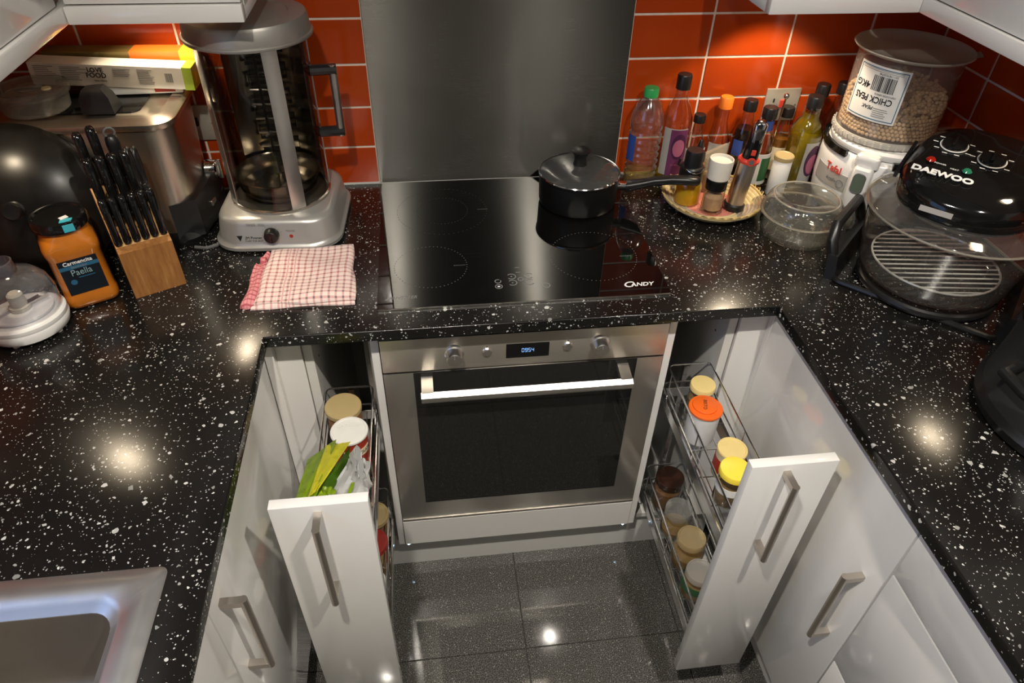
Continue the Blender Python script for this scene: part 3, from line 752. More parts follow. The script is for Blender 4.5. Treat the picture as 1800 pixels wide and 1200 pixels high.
# door handle
ha = rad(8)
hx, hy = math.cos(ha), math.sin(ha)
for z in (.335, .205):
    B().tube([(.104 * hx, .104 * hy, z), (.155 * hx, .155 * hy, z)], .011, 10).build('handle_mount', 'black_satin', kg)
B().tube([(.148 * hx, .148 * hy, .345), (.148 * hx, .148 * hy, .195)], .0085, 14).build('handle_bar', 'satin_aluminium', kg)
# inside: drip bowl, spindle, element
B().lathe([(.0, .083), (.07, .083), (.083, .096), (.088, .125), (.091, .128), (.088, .1285), (.085, .124), (.079, .098), (.066, .087), (0, .087)], 44).build('drip_bowl', 'appliance_steel', kg)
B().tube([(0, 0, .087), (0, 0, .39)], .003, 8).build('spindle', 'chrome', kg)
B().lathe([(.003, 0), (.010, .0), (.010, .012), (.003, .014)], 16, (0, 0, .15)).build('spindle_hub', 'chrome', kg)
arc_patch(.098, rad(35), rad(145), .10, .39, 16, .002).build('rear_reflector', 'appliance_steel', kg)
pts = []
for k in range(9):
    z = .14 + k * .027
    pts += [(-.04 if k % 2 == 0 else .04, .075, z), (.04 if k % 2 == 0 else -.04, .075, z)]
B().tube(pts, .004, 8).build('heating_element', 'black_satin', kg)
for k in range(6):
    B().tube([(-.022, 0.004, .18 + k * .03), (.022, .004, .18 + k * .03)], .0025, 6).build('skewer_arm', 'chrome', kg)
# controls on the front
kf = -.1305
k = B().lathe([(0, .016), (.013, .016), (.0145, .014), (.0160, .002), (.0160, 0)], 28).build('timer_knob', 'black_satin', kg, (-.004, kf, .042), (rad(96), 0, 0))
B().box((0, 0, .0165), (.003, .024, .003)).build('knob_grip', 'black_gloss', k)
for i in range(14):
    a = rad(-50 + i * 280 / 13)
    B().box((-.004 + .0205 * math.cos(a), kf - .0012 - .0001, .042 + .0205 * math.sin(a)), (.0012, .0006, .0012)).build('dial_mark', 'print_grey', kg)
B().lathe([(0, .003), (.003, .0028), (.0048, 0)], 16).build('power_lamp', plain('lamp_red', (.30, .012, .006), .15), kg, (.036, kf, .036), (PI / 2, 0, 0))
text('TIMER  MIN.', .0075, 'print_grey', kg, (-.034, kf - .0005, .0645), (rad(82), 0, 0), depth=.0002)
text('POWER', .0055, 'print_grey', kg, (.036, kf - .0008, .049), (rad(84), 0, 0), depth=.0002)
text('JM Posner', .0085, 'print_black', kg, (-.043, kf - .0022, .034), (rad(84), 0, 0), depth=.0002)
text('CHEF THE BEST', .0055, 'print_black', kg, (-.043, kf - .0028, .0265), (rad(84), 0, 0), depth=.0002)
B().prism([(-.0062, .006), (.0062, .006), (0, -.007)], 0, .0005).build('emblem', 'print_black', kg, (-.072, kf - .0015, .033), (rad(84), 0, 0))

# ---- folded tea towel
def towel_mat():
    N = NT('checked_cotton'); c = N.coord(); x, y, z = N.sep(c)
    def lines(v, period, w):
        f = N.math('FRACT', N.math('MULTIPLY', v, 1 / period)); return N.math('LESS_THAN', f, w)
    wob = N.math('MULTIPLY_ADD', N.noise(c, 30.0, 1.0), .003, -.0015)
    xx = N.math('ADD', x, wob); yy = N.math('ADD', y, wob)
    lx = lines(xx, .0138, .30); ly = lines(yy, .0130, .30)
    band = N.math('LESS_THAN', N.math('ABSOLUTE', N.math('ADD', x, .030)), .016)
    lx2 = N.math('MULTIPLY', lines(xx, .0069, .40), band)
    anyl = N.math('MAXIMUM', N.math('MAXIMUM', lx, ly), lx2)
    both = N.math('MULTIPLY', lx, ly)
    dark = N.mix(N.math('GREATER_THAN', N.noise(c, 9.0, 0.0), .47), (.36, .12, .12, 1), (.20, .15, .15, 1))
    col = N.mix(anyl, (.82, .66, .60, 1), N.mix(both, (.66, .38, .35, 1), dark))
    N.p(col=col, rough=.9, sheen=.3); N.bump(N.noise(c, 220.0, 2.0), .5, .001)
    MATS['towel'] = N.m
towel_mat(); 
def hem_mat():
    N = NT('striped_hem'); c = N.coord(); x, y, z = N.sep(c)
    f = N.math('FRACT', N.math('MULTIPLY', y, 76.0)); g = N.math('FRACT', N.math('MULTIPLY', x, 150.0))
    m = N.math('MAXIMUM', N.math('LESS_THAN', f, .28), N.math('MULTIPLY', N.math('LESS_THAN', g, .3), .5))
    N.p(col=N.mix(m, (.68, .27, .28, 1), (.42, .09, .11, 1)), rough=.9); MATS['towel_hem'] = N.m
hem_mat()
tt = thing('tea_towel', 'folded pink and white checked tea towel lying beside the hob', 'towel', (-.445, -.408, WT))
def cloth(cor, z0, z1, nx=26, ny=24, seed=1, puff=.004):
    """slab over four corners (bl, br, fr, fl) with soft rounded edges and ripples"""
    rnd = random.Random(seed); ph = [rnd.uniform(0, 6) for _ in range(6)]
    b = B(); top, bot = [], []
    for j in range(ny + 1):
        v = j / ny
        rt, rb = [], []
        for i in range(nx + 1):
            u = i / nx
            p = [(cor[0][k] * (1 - u) + cor[1][k] * u) * (1 - v) + (cor[3][k] * (1 - u) + cor[2][k] * u) * v for k in (0, 1)]
            e = min(u, 1 - u, v, 1 - v); rnd_ = min(1, e / .07) ** .5
            w = .0022 * math.sin(7 * u + 4 * v + ph[0]) + .0016 * math.sin(13 * v - 5 * u + ph[1])
            dx = .0022 * math.sin(9 * v + ph[2]); dy = .0022 * math.sin(8 * u + ph[3])
            rt.append((p[0] + dx, p[1] + dy, z0 + (z1 - z0) * (.45 + .55 * rnd_) + w * rnd_)); rb.append((p[0] + dx, p[1] + dy, z0))
        top.append(rt); bot.append(rb)
    vt = [[b.b.verts.new(q) for q in r] for r in top]; vb = [[b.b.verts.new(q) for q in r] for r in bot]
    for j in range(ny):
        for i in range(nx):
            b.b.faces.new((vt[j][i], vt[j][i + 1], vt[j + 1][i + 1], vt[j + 1][i])); b.b.faces.new((vb[j][i], vb[j + 1][i], vb[j + 1][i + 1], vb[j][i + 1]))
    for i in range(nx):
        b.b.faces.new((vt[0][i], vb[0][i], vb[0][i + 1], vt[0][i + 1])); b.b.faces.new((vt[ny][i], vt[ny][i + 1], vb[ny][i + 1], vb[ny][i]))
    for j in range(ny):
        b.b.faces.new((vt[j][0], vt[j + 1][0], vb[j + 1][0], vb[j][0])); b.b.faces.new((vt[j][nx], vb[j][nx], vb[j + 1][nx], vt[j + 1][nx]))
    return b
cloth([(-.078, .096), (.094, .103), (.108, -.094), (-.086, -.094)], .0075, .018, seed=2).build('top_fold', 'towel', tt, ang=60)
cloth([(-.074, .091), (.092, .099), (.109, -.0965), (-.090, -.097)], .0005, .009, seed=3).build('lower_fold', 'towel', tt, ang=60)
cloth([(-.105, .052), (-.078, .055), (-.083, -.092), (-.111, -.094)], .0005, .012, 8, 20, seed=4).build('hem_fold', 'towel_hem', tt, ang=60)
cloth([(-.088, .093), (-.078, .096), (-.083, .052), (-.097, .050)], .0005, .013, 6, 8, seed=5).build('hem_fold', 'towel_hem', tt, ang=60)

# ---- tall steel counter appliance (fryer) with boxes on top
fx0, fx1, fy0, fy1 = -1.045, -.667, -.262, -.035
fc = ((fx0 + fx1) / 2, (fy0 + fy1) / 2)
fr = thing('deep_fryer', 'tall brushed steel deep fryer with black base and side dial, back left corner', 'appliance', (fc[0], fc[1], WT))
fw, fd = fx1 - fx0, fy1 - fy0
brushed('fryer_steel', (.62, .56, .47), .34, (0, 0, 1), .5, (120, 120, 3))
B().loft([ring(rrect(fw - .03, fd - .02, .05, 8), .012), ring(rrect(fw - .03, fd - .02, .05, 8), .075), ring(rrect(fw - .02, fd - .012, .05, 8), .20), ring(rrect(fw - .016, fd - .008, .05, 8), .262)]).build('body', 'fryer_steel', fr, ang=40)
B().loft([ring(rrect(fw - .02, fd - .012, .05, 8), 0.0), ring(rrect(fw - .012, fd - .006, .05, 8), .012), ring(rrect(fw - .026, fd - .016, .05, 8), .030)]).build('base', 'black_satin', fr)
B().loft([ring(rrect(fw - .006, fd, .045, 8), .262), ring(rrect(fw, fd + .004, .047, 8), .268), ring(rrect(fw, fd + .004, .047, 8), .274), ring(rrect(fw - .012, fd - .008, .045, 8), .2775), ring(rrect(fw - .060, fd - .055, .034, 8), .2785),
          ring(rrect(fw - .070, fd - .066, .028, 8), .2745), ring(rrect(fw - .105, fd - .095, .022, 8), .274)]).build('lid', 'fryer_steel', fr, ang=30)
B().prism(rrect(fw - .150, fd - .125, .018, 6), .2742, .2765).bevel(.001, 1, 60).build('lid_window', 'black_gloss', fr)
for k in range(2): B().box((fw / 2 - .022 + k * .0, .02 + k * .022, .2782), (.026, .0025, .0012)).build('vent_slot', 'black_matt', fr)
# black side flare, silver strip and dial
B().loft([[(fw / 2 - .055, -fd / 2 + .004, z0 + .012), (fw / 2 - .006, -fd / 2 + .03, z0 + .012), (fw / 2 + .010 * q, 0.0, z0 + .012), (fw / 2 + .012 * q, fd / 2 - .05, z0 + .012), (fw / 2 - .03, fd / 2 - .03, z0 + .012), (fw / 2 - .05, 0, z0 + .012)] for z0, q in ((0, 1.0), (.055, 1.2), (.085, .2))]).bevel(.006, 3, 40).build('side_flare', 'black_satin', fr)
B().box((fw / 2 + .0085, .012, .056), (.006, .085, .012), (0, 0, rad(-3))).bevel(.001, 1).build('silver_strip', 'satin_aluminium', fr)
kn = B().lathe([(0, .020), (.016, .020), (.020, .017), (.022, 0), (.022, -.004)], 28).build('dial', 'chrome', fr, (fw / 2 - .006, .055, .098), (0, PI / 2, 0))
B().box((0, 0, .024), (.044, .009, .010)).bevel(.002, 2).build('dial_grip', 'satin_aluminium', kn)
hd_ = B().loft([[(-.03, 0, .002), (.03, 0, .002), (.03, .05, .002), (-.03, .05, .002)], [(-.03, .004, .030), (.026, .004, .032), (.020, .05, .030), (-.03, .05, .028)], [(-.022, .012, .046), (.014, .012, .048), (.01, .044, .046), (-.022, .044, .044)]]).bevel(.005, 3)
hd_.build('lid_handle', 'black_satin', fr, (.045, -.065, .2765))
cb = B().tube([(-.69, -.272, WT + .004), (-.665, -.278, WT + .004), (-.645, -.268, WT + .004), (-.637, -.25, WT + .004), (-.648, -.19, WT + .004), (-.65, -.12, WT + .004), (-.64, -.05, WT + .004)], .0038, 10)
tag(cb.build('power_cable', 'rubber_grey'), 'grey power cable looping on the worktop at the fryer base', 'cable')

# clear round lunch container
cn = thing('food_container', 'clear round plastic food container on the steel deep fryer', 'container', (-.935, -.178, WT + .2789))
thin_glass('cloudy_plastic', (.80, .79, .76), .12, 1.45, .9, haze=.14, hazecol=(.6, .58, .52))
B().lathe([(0, .0005), (.056, .0005), (.060, .004), (.064, .036), (.068, .038)], 44).build('tub', 'cloudy_plastic', cn)
B().lathe([(.069, .034), (.070, .036), (.070, .044), (.067, .046), (.060, .046), (.058, .0435), (.026, .0435), (.024, .041), (0, .041)], 44).build('lid', 'cloudy_plastic', cn)
B().box((0, 0, .0435), (.046, .014, .004), (0, 0, rad(15))).bevel(.0015, 1).build('lid_tab', 'cloudy_plastic', cn)
B().lathe([(0, .003), (.008, .0028), (.009, 0)], 20, (.036, -.012, .0437)).build('vent_button', 'lid_cream', cn)

# boxes of kitchen film lying on the fryer
plain('box_card_white', (.70, .68, .62), .45); plain('box_green', (.36, .50, .03), .4); plain('box_orange', (.70, .17, .02), .3); plain('box_yellow', (.85, .55, .03), .35); plain('box_olive', (.20, .15, .05), .3, .4)
pk = thing('flat_packet', 'flat pale packet lying on the fryer beneath the cling film boxes', 'packet', (-.76, -.085, WT + .2793), rad(2))
B().bx(-.085, .085, -.03, .03, 0, .018).bevel(.003, 2).build('wrapper', 'box_card_white', pk); B().bx(.03, .07, -.0305, -.0299, .004, .014).build('printed_patch', 'tin_red', pk)
bx1 = thing('cling_film_box', 'long white cling film box with green end, front one on the fryer', 'box', (-.80, -.1, WT + .298), rot=(0, rad(3), rad(-1.5)))
B().bx(-.155, .155, -.022, .022, 0, .044).bevel(.0008, 1).build('carton', 'box_card_white', bx1)
B().bx(.137, .1556, -.0228, .0228, -.0006, .0448).build('green_end', 'box_green', bx1)
B().bx(.1555, .1562, -.005, .004, .008, .030).build('end_slot', 'box_yellow', bx1)
text('L   VE', .0125, 'print_black', bx1, (-.030, -.0226, .0335), (PI / 2, 0, 0), depth=.0002, bold=.0003)
B().lathe([(.0028, 0), (.0048, 0), (.0048, .0004), (.0028, .0004)], 20).build('apple_emblem', 'print_black', bx1, (-.0348, -.0222, .0333), (PI / 2, 0, 0))
text('FOOD', .0135, 'print_black', bx1, (-.030, -.0226, .0225), (PI / 2, 0, 0), depth=.0002, bold=.0003)
text('hate waste', .0055, 'print_black', bx1, (-.024, -.0226, .0125), (PI / 2, 0, 0), depth=.0002)
for x0, x1, n in ((-.145, -.105, 6), (-.096, -.046, 8), (.004, .040, 5), (.05, .085, 9)):
    b = B()
    for i in range(n): b.bx(x0, x0 + (x1 - x0) * random.uniform(.6, 1), -.0226, -.022, .037 - i * .0036, .0382 - i * .0036)
    b.build('printed_lines', 'print_grey', bx1)
b = B()
for i in range(9): b.bx(.102 + i * .0016, .1028 + i * .0016 + (i % 3) * .0002, -.0226, -.022, .014, .032)
b.build('printed_bars', 'print_grey', bx1)
bx2 = thing('cling_film_box', 'orange and yellow kitchen foil box, rear one on the fryer', 'box', (-.795, -.047, WT + .2985), rot=(0, rad(1), 0))
B().bx(-.15, .15, -.022, .022, 0, .052).bevel(.0008, 1).build('carton', 'box_olive', bx2)
B().bx(.02, .1505, -.0224, .0224, .018, .0524).build('orange_panel', 'box_orange', bx2)
B().bx(.118, .151, -.0228, .0228, -.0004, .0528).build('yellow_end', 'box_yellow', bx2)

# ---- black domed wok lid leaning on the fryer
wk = thing('wok_lid', 'black domed wok lid leaning against the deep fryer', 'lid', (-.945, -.385, WT + .001), rot=(rad(68), 0, rad(14)))
plain('worn_black', (.008, .0075, .007), .30, var=.4, spec=.5)
rr_ = .152
B().lathe([(rr_, 0), (rr_ + .004, .002), (rr_ + .003, .006), (.140, .014), (.118, .029), (.09, .042), (.055, .052), (.02, .056), (0, .0565)], 64).build('dome', 'worn_black', wk, (0, rr_ + .004, 0), ang=50)
B().lathe([(.017, .053), (.0175, .058), (.013, .061), (.012, .066), (.016, .068), (.0165, .075), (.014, .078), (.010, .077), (.0, .0775)], 28).build('knob', 'black_satin', wk, (0, rr_ + .004, 0))

# ---- knife block with knives
kba = rad(27.3)
kx, ky = -.7225, -.424     # middle of the front bottom edge
kb = thing('knife_block', 'slanted wooden knife block full of black handled knives', 'knife block', (kx, ky, WT), kba)
def wood():
    N = NT('oiled_wood'); c = N.coord()
    w = N.noise(N.mapping(c, (9, 9, 1.2)), 12.0, 4.0, .6); st = N.noise(N.mapping(c, (26, 1, .2)), 1.0, 0.0)
    col = N.ramp(w, [(.3, (.20, .075, .018)), (.55, (.34, .15, .040)), (.75, (.46, .23, .075))])
    N.p(col=N.mix(N.math('MULTIPLY', st, .6), col, (.26, .11, .03, 1)), rough=.42); N.bump(w, .1, .001)
    MATS['wood'] = N.m
    N = NT('pale_end_wood'); c = N.coord(); w = N.noise(c, 80.0, 3.0)
    N.p(col=N.mix(w, (.50, .27, .09, 1), (.62, .38, .15, 1)), rough=.5); MATS['wood_pale'] = N.m
wood()
KW = .0965
B().loft([[(x, 0, 0), (x, .119, 0), (x, .119, .186), (x, .012, .106), (x, 0, .102)] for x in (-KW / 2, KW / 2)]).bevel(.0015, 1).build('block', 'wood', kb)
sl = Matrix.Translation((0, .0655, .1455)) @ Matrix.Rotation(math.atan2(.080, .107), 4, 'X')
b = B().bx(-KW / 2 + .001, KW / 2 - .001, -.064, .064, 0, .0022); b.xform(sl); b.build('slotted_face', 'wood_pale', kb)
Mkb = Matrix.Translation((kx, ky, WT)) @ Matrix.Rotation(kba, 4, 'Z')
def knife(u, d, L, w, label, kind='knife', tilt=-4, group='knives in the wooden block'):
    """u across the block, d depth of the slot, handle of length L"""
    z = .104 + max(0, d - .01) * .748 + .0045
    p = Mkb @ Vector((u, d, z))
    t = thing('kitchen_knife', label, 'knife', p, rot=(rad(tilt), 0, kba), group=group)
    rings = []
    for f, sw, sd in ((0, .9, .8), (.05, 1, .95), (.35, .92, .86), (.7, 1.0, 1.0), (.9, 1.02, 1.08), (.97, .9, .95), (1, .55, .6)):
        rings.append([(x, y - .0015 * math.sin(f * 3), f * L) for x, y in rrect(w * sw, w * 1.45 * sd, w * .42 * sw, 3)])
    h = B().loft(rings).build('handle', 'black_gloss', t, ang=50)
    for f in (.25, .6): B().cyl((-w * .5 - .0003, 0, f * L), (w * .5 + .0003, 0, f * L), .002, n=8).build('rivet', 'chrome', h)
    return t
words = ['leftmost', 'second', 'third', 'fourth', 'fifth', 'rightmost']
for i in range(6):
    knife(-.0405 + i * .0162, .017, .092, .0142, words[i] + (' from left' if 0 < i < 5 else '') + ' of the six small knives in the block front row')
for i in range(4):
    knife(-.038 + i * .0205, .058, .122, .0165, words[i if i < 3 else 5] + (' from left' if 0 < i < 3 else '') + ' of the four larger knives in the middle row')
knife(-.036, .099, .124, .017, 'tallest back row knife at the left of the block'); knife(-.012, .099, .130, .017, 'back row knife beside the sharpening steel')
p = Mkb @ Vector((.0165, .100, .178))
t = thing('sharpening_steel', 'black handled sharpening steel with hanging ring in the knife block', 'sharpener', p, rot=(rad(-4), 0, kba), group='knives in the wooden block')
B().lathe([(0, 0), (.009, 0), (.011, .01), (.0105, .05), (.0125, .09), (.011, .1), (.008, .104), (0, .105)], 18).build('handle', 'black_satin', t)
B().tube([(.009 * math.cos(a), 0, .109 + .009 * math.sin(a)) for a in [2 * PI * k / 14 for k in range(14)]], .0022, 8, closed=True).build('ring', 'rubber_grey', t)
p = Mkb @ Vector((.038, .072, .160))
t = thing('kitchen_scissors', 'black looped kitchen scissors at the right of the knife block', 'scissors', p, rot=(rad(-4), 0, kba), group='knives in the wooden block')
for sx, z in ((-1, .068), (1, .060)):
    B().tube([(sx * .006 + .0035 * math.cos(a), .020 * math.cos(a) * .55 + .010 * sx, z + .038 * math.sin(a)) for a in [2 * PI * k / 22 for k in range(22)]], .0048, 10, closed=True).build('finger_loop', 'black_satin', t)
B().bx(-.005, .005, -.009, .009, .0, .034).bevel(.002, 2).build('shank', 'black_satin', t)

# ---- orange seasoning jar with black lid
pj = thing('seasoning_jar', 'large square jar of orange seasoning with black lid and black label', 'jar', (-.8555, -.4185, WT), kba)
plain('seasoning_orange', (.60, .20, .012), .5, var=.12); 
S = lambda w, z, r_=.02: ring(rrect(w, w, r_, 7), z)
B().loft([S(.082, .0008), S(.092, .004), S(.094, .012), S(.093, .026), S(.089, .034), S(.089, .108), S(.093, .116), S(.094, .130), S(.090, .142, .03), S(.080, .155, .036), S(.078, .163, .0385)]).build('contents', 'seasoning_orange', pj, ang=60)
B().loft([S(.084, .0003), S(.094, .0035), S(.096, .012), S(.095, .026), S(.091, .034), S(.091, .108), S(.095, .116), S(.096, .130), S(.092, .142, .03), S(.082, .155, .036), S(.080, .165, .0395)], False, False).build('jar_wall', thin_glass('jar_pet', (.97, .93, .88), .08, 1.5, 2.0), pj, ang=60)
B().lathe([(.046, .160), (.0485, .161), (.0485, .174), (.046, .178), (.041, .1785), (.039, .176), (.012, .1745), (0, .1745)], 44).build('lid', 'black_gloss', pj)
plain('label_black', (.006, .010, .016), .35); plain('label_blue', (.02, .11, .20), .4)
B().bx(-.033, .033, -.0462, -.0458, .0345, .1075).build('label_panel', 'label_black', pj)
B().bx(-.033, .033, -.0466, -.0461, .088, .0955).build('label_band', 'label_blue', pj)
text('Carmencita', .0105, 'print_white', pj, (0, -.0466, .1005), (PI / 2, 0, 0), depth=.0002, bold=.0002)
text('Sazonador', .0065, 'print_grey', pj, (0, -.0469, .0917), (PI / 2, 0, 0), depth=.0001)
plain('print_teal', (.22, .34, .36), .5)
text('Paella', .0185, 'print_teal', pj, (0, -.0466, .0795), (PI / 2, 0, 0), depth=.0002, squash=.85)
B().box((.006, -.0464, .0685), (.028, .0004, .0016)).build('printed_line', 'label_blue', pj)
B().lathe([(0, 0), (.0055, 0), (.0055, .0004), (0, .0004)], 20).build('round_seal', 'label_blue', pj, (-.0185, -.0461, .061), (PI / 2, 0, 0))
plain('tape_cyan', (.05, .42, .52), .5)
B().box((.010, -.030, .1768), (.020, .018, .0012), (rad(-8), 0, rad(-12))).build('seal_tape', 'tape_cyan', pj)
B().box((.010, -.0485, .170), (.018, .0012, .014), (0, 0, 0)).build('seal_tape', 'tape_cyan', pj)
B().box((.008, -.018, .1772), (.014, .010, .001), (0, 0, rad(20))).build('torn_paper', 'label_white', pj)

# ---- mini chopper
ch = thing('mini_chopper', 'white mini food chopper with clear bowl beside the orange jar', 'chopper', (-.925, -.528, WT), rad(35))
E_ = lambda a, b_, z, n=40: [(a * math.cos(2 * PI * i / n), b_ * math.sin(2 * PI * i / n), z) for i in range(n)]
B().loft([E_(.058, .052, .006), E_(.066, .060, .012), E_(.070, .063, .026), E_(.068, .061, .031), E_(.069, .062, .033), E_(.069, .062, .040), E_(.064, .057, .044)]).build('base', 'white_plastic', ch, ang=40)
for k in range(4): B().lathe([(0, 0), (.006, 0), (.008, .010), (0, .011)], 14, (.05 * math.cos(rad(45 + 90 * k)), .045 * math.sin(rad(45 + 90 * k)), 0)).build('foot', 'white_plastic', ch)
thin_glass('chopper_clear', (.88, .89, .94), .07, 1.55, 1.8, haze=.09, hazecol=(.7, .7, .75))
B().loft([E_(.063, .056, .0445), E_(.065, .058, .050), E_(.066, .059, .082), E_(.064, .057, .087), E_(.065, .058, .089), E_(.060, .054, .106), E_(.046, .042, .122), E_(.024, .024, .130)], False, False).build('bowl', 'chopper_clear', ch, ang=60)
B().lathe([(.024, .129), (.0225, .150), (.0195, .151), (.019, .130), (.017, .112)], 28).build('feed_tube', 'chopper_clear', ch)
B().loft([E_(.052, .046, .046), E_(.052, .046, .050), E_(.030, .027, .052)]).build('disc', 'white_plastic', ch)
B().lathe([(.018, .052), (.018, .06), (.014, .062), (.013, .082), (.009, .086), (0, .086)], 22).build('blade_hub', plain('hub_cream', (.62, .58, .48), .4), ch)
B().box((.028, 0, .062), (.04, .010, .0012), (rad(8), 0, rad(20))).build('blade', 'chrome', ch); B().box((-.026, 0, .075), (.036, .010, .0012), (rad(8), 0, rad(20))).build('blade', 'chrome', ch)
B().tube([(-.060, .02, .03), (-.072, .03, .06), (-.072, .03, .105), (-.052, .02, .124), (-.032, .012, .128)], .0075, 10).build('handle', 'white_plastic', ch)

# ================================================================== SAUCEPAN ON THE HOB
sp_ = thing('saucepan', 'black saucepan with glass lid and long handle on the hob', 'saucepan', (.1755, -.146, HZ + .0002), rad(-15))
B().lathe([(0, 0), (.084, 0), (.0905, .004), (.093, .012), (.0945, .072), (.0965, .0745), (.0965, .077), (.093, .077), (.091, .074), (.090, .012), (.083, .006), (0, .006)], 56).build('pan_body', plain('pan_black', (.004, .004, .0042), .38), sp_)
ld = B().lathe([(.0945, .0775), (.090, .0815), (.070, .0895), (.045, .0945), (.015, .097), (0, .0972)], 56).build('lid', thin_glass('lid_glass', (.50, .48, .44), .03, 1.5, 1.2, haze=.06), sp_)
B().lathe([(.0935, .0765), (.0965, .077), (.0970, .079), (.0955, .081), (.0935, .080)], 56).build('lid_rim', 'chrome', ld)
B().lathe([(0, .096), (.0165, .096), (.0150, .104), (.0140, .112), (.0165, .121), (.0225, .129), (.0225, .131), (.018, .134), (0, .1345)], 32).build('lid_knob', 'black_satin', ld)
hdir = math.atan2(.0, 1)
pa, pb = Vector((.092, 0, .050)), Vector((.116, 0, .052))
B().loft([[(p.x, p.y + y, p.z + z) for y, z in rrect(.026, .016, .006, 3)] for p in (pa, pb)]).build('handle_socket', 'chrome', sp_)
hp = [(.112, 0, .0505, 1.05), (.124, 0, .053, 1.1), (.145, 0, .059, .95), (.175, 0, .069, .85), (.215, 0, .076, .9), (.25, 0, .078, .95), (.275, 0, .078, .9), (.280, 0, .078, .6)]
B().loft([[(x, y + a * s_, z + c_ * s_) for a, c_ in rrect(.028, .0215, .009, 4)] for x, y, z, s_ in hp]).build('handle', 'black_satin', sp_, ang=60)

# ================================================================== WOVEN TRAY AND WHAT STANDS ON IT
def straw():
    N = NT('woven_straw'); c = N.coord(); x, y, z = N.sep(c)
    r = N.math('SQRT', N.math('ADD', N.math('MULTIPLY', x, x), N.math('MULTIPLY', y, y)))
    a = N.math('ARCTAN2', y, x)
    st = N.math('FRACT', N.math('ADD', N.math('MULTIPLY', a, 26.0), N.math('MULTIPLY', r, 60.0)))
    sect = N.math('GREATER_THAN', N.math('SINE', N.math('ADD', N.math('MULTIPLY', a, 3.0), N.math('MULTIPLY', r, 40.0))), .15)
    purple = N.math('MULTIPLY', N.math('LESS_THAN', st, .5), sect)
    red = N.math('MULTIPLY', N.math('LESS_THAN', r, .066), N.math('LESS_THAN', st, .62))
    col = N.mix(purple, (.62, .50, .26, 1), (.11, .07, .16, 1)); col = N.mix(red, col, (.55, .03, .07, 1))
    N.p(col=col, rough=.8); N.bump(N.noise(c, 300.0), .5, .001); MATS['straw'] = N.m
straw(); plain('straw_rim', (.50, .36, .14), .8, var=.2)
TX, TY = .500, -.184
tr = thing('woven_tray', 'round woven straw tray with purple pattern holding oil and spice bottles', 'tray', (TX, TY, WT))
prof = []
for k in range(15):
    r0 = k * .0078; z0 = .0035 if r0 < .0855 else .0035 + (r0 - .0855) * .75
    for q in range(4):
        a = PI * q / 4; prof.append((r0 + .0078 * q / 4, z0 + .0028 * math.sin(a) + (.75 * .0078 * q / 4 if r0 >= .0855 else 0)))
prof.append((.118, prof[-1][1] + .001)); top = prof[-1][1]
prof += [(.1195, top - .003), (.118, top - .006), (.087, .0005), (0, .0005)]
B().lathe(prof, 60).build('coils', 'straw', tr, ang=70)
B().tube([(.118 * math.cos(a), .118 * math.sin(a), top + .0005) for a in [2 * PI * k / 60 for k in range(60)]], .0032, 8, closed=True).build('rim', 'straw_rim', tr)
B().tube([((.118 + (.006 if k % 2 else .0)) * math.cos(2 * PI * k / 76), (.118 + (.006 if k % 2 else .0)) * math.sin(2 * PI * k / 76), top + (.007 if k % 2 else .001)) for k in range(76)], .0012, 5, closed=True).build('zigzag_edge', 'straw_rim', tr)
TZ = WT + .0068
plain('oil_yellow_solid', (.60, .36, .01), .1)
thin_glass('oil_gold', (.95, .68, .04), .03, 1.4, .8, haze=.42, hazecol=(.85, .54, .01))
thin_glass('olive_oil', (.78, .66, .05), .05, 1.4, 1.0, haze=.24, hazecol=(.42, .33, .01))
thin_glass('pale_oil', (.95, .88, .55), .03, 1.4, .8, haze=.08, hazecol=(.6, .5, .15))
plain('pink_salt', (.46, .27, .15), .7, var=.35)
# oil pourer
t = thing('oil_dispenser', 'small oil bottle with black pourer cap and chain, golden oil inside', 'bottle', (.441, -.171, TZ))
B().lathe([(0, .0005), (.028, .0005), (.031, .004), (.031, .045), (.029, .055), (.024, .062), (.021, .066)], 32).build('glass', 'clear_glass', t)
B().lathe([(0, .002), (.0295, .002), (.0298, .050), (.026, .056), (0, .056)], 32).build('oil', 'oil_gold', t)
B().lathe([(.024, .058), (.0285, .060), (.0285, .092), (.026, .095), (.0215, .096), (.021, .128), (.019, .133), (0, .134)], 32).build('pourer_cap', 'black_satin', t)
B().tube([(-.030, 0, .094), (-.036, 0, .098), (-.033, 0, .112)], .003, 8).build('spout', 'black_satin', t)
B().tube([(.024 * math.cos(rad(a)), -.004 + .027 * math.sin(rad(a)), .096 - .008 * math.sin(rad(-a)) * 0 - .010 * math.cos(rad(a + 90)) ** 2) for a in range(-175, 0, 15)], .0012, 6).build('chain', 'chrome', t)
# glass mill
t = thing('pepper_mill', 'glass pepper mill with frosted white top and black collar on the tray', 'mill', (.486, -.222, TZ))
B().lathe([(0, .0005), (.024, .0005), (.0265, .003), (.025, .012), (.024, .05), (.0235, .062)], 32).build('glass', 'clear_glass', t)
B().lathe([(0, .010), (.0215, .010), (.0215, .040), (.012, .052), (0, .055)], 28).build('peppercorns', 'pink_salt', t)
B().lathe([(.0235, .060), (.0245, .061), (.0245, .083), (.0225, .085)], 32).build('collar', 'black_gloss', t)
B().lathe([(.0225, .085), (.026, .088), (.028, .128), (.027, .134), (.025, .134), (.0235, .128), (0, .126)], 32).build('grinder_cap', plain('frosted_white', (.66, .62, .55), .4), t)
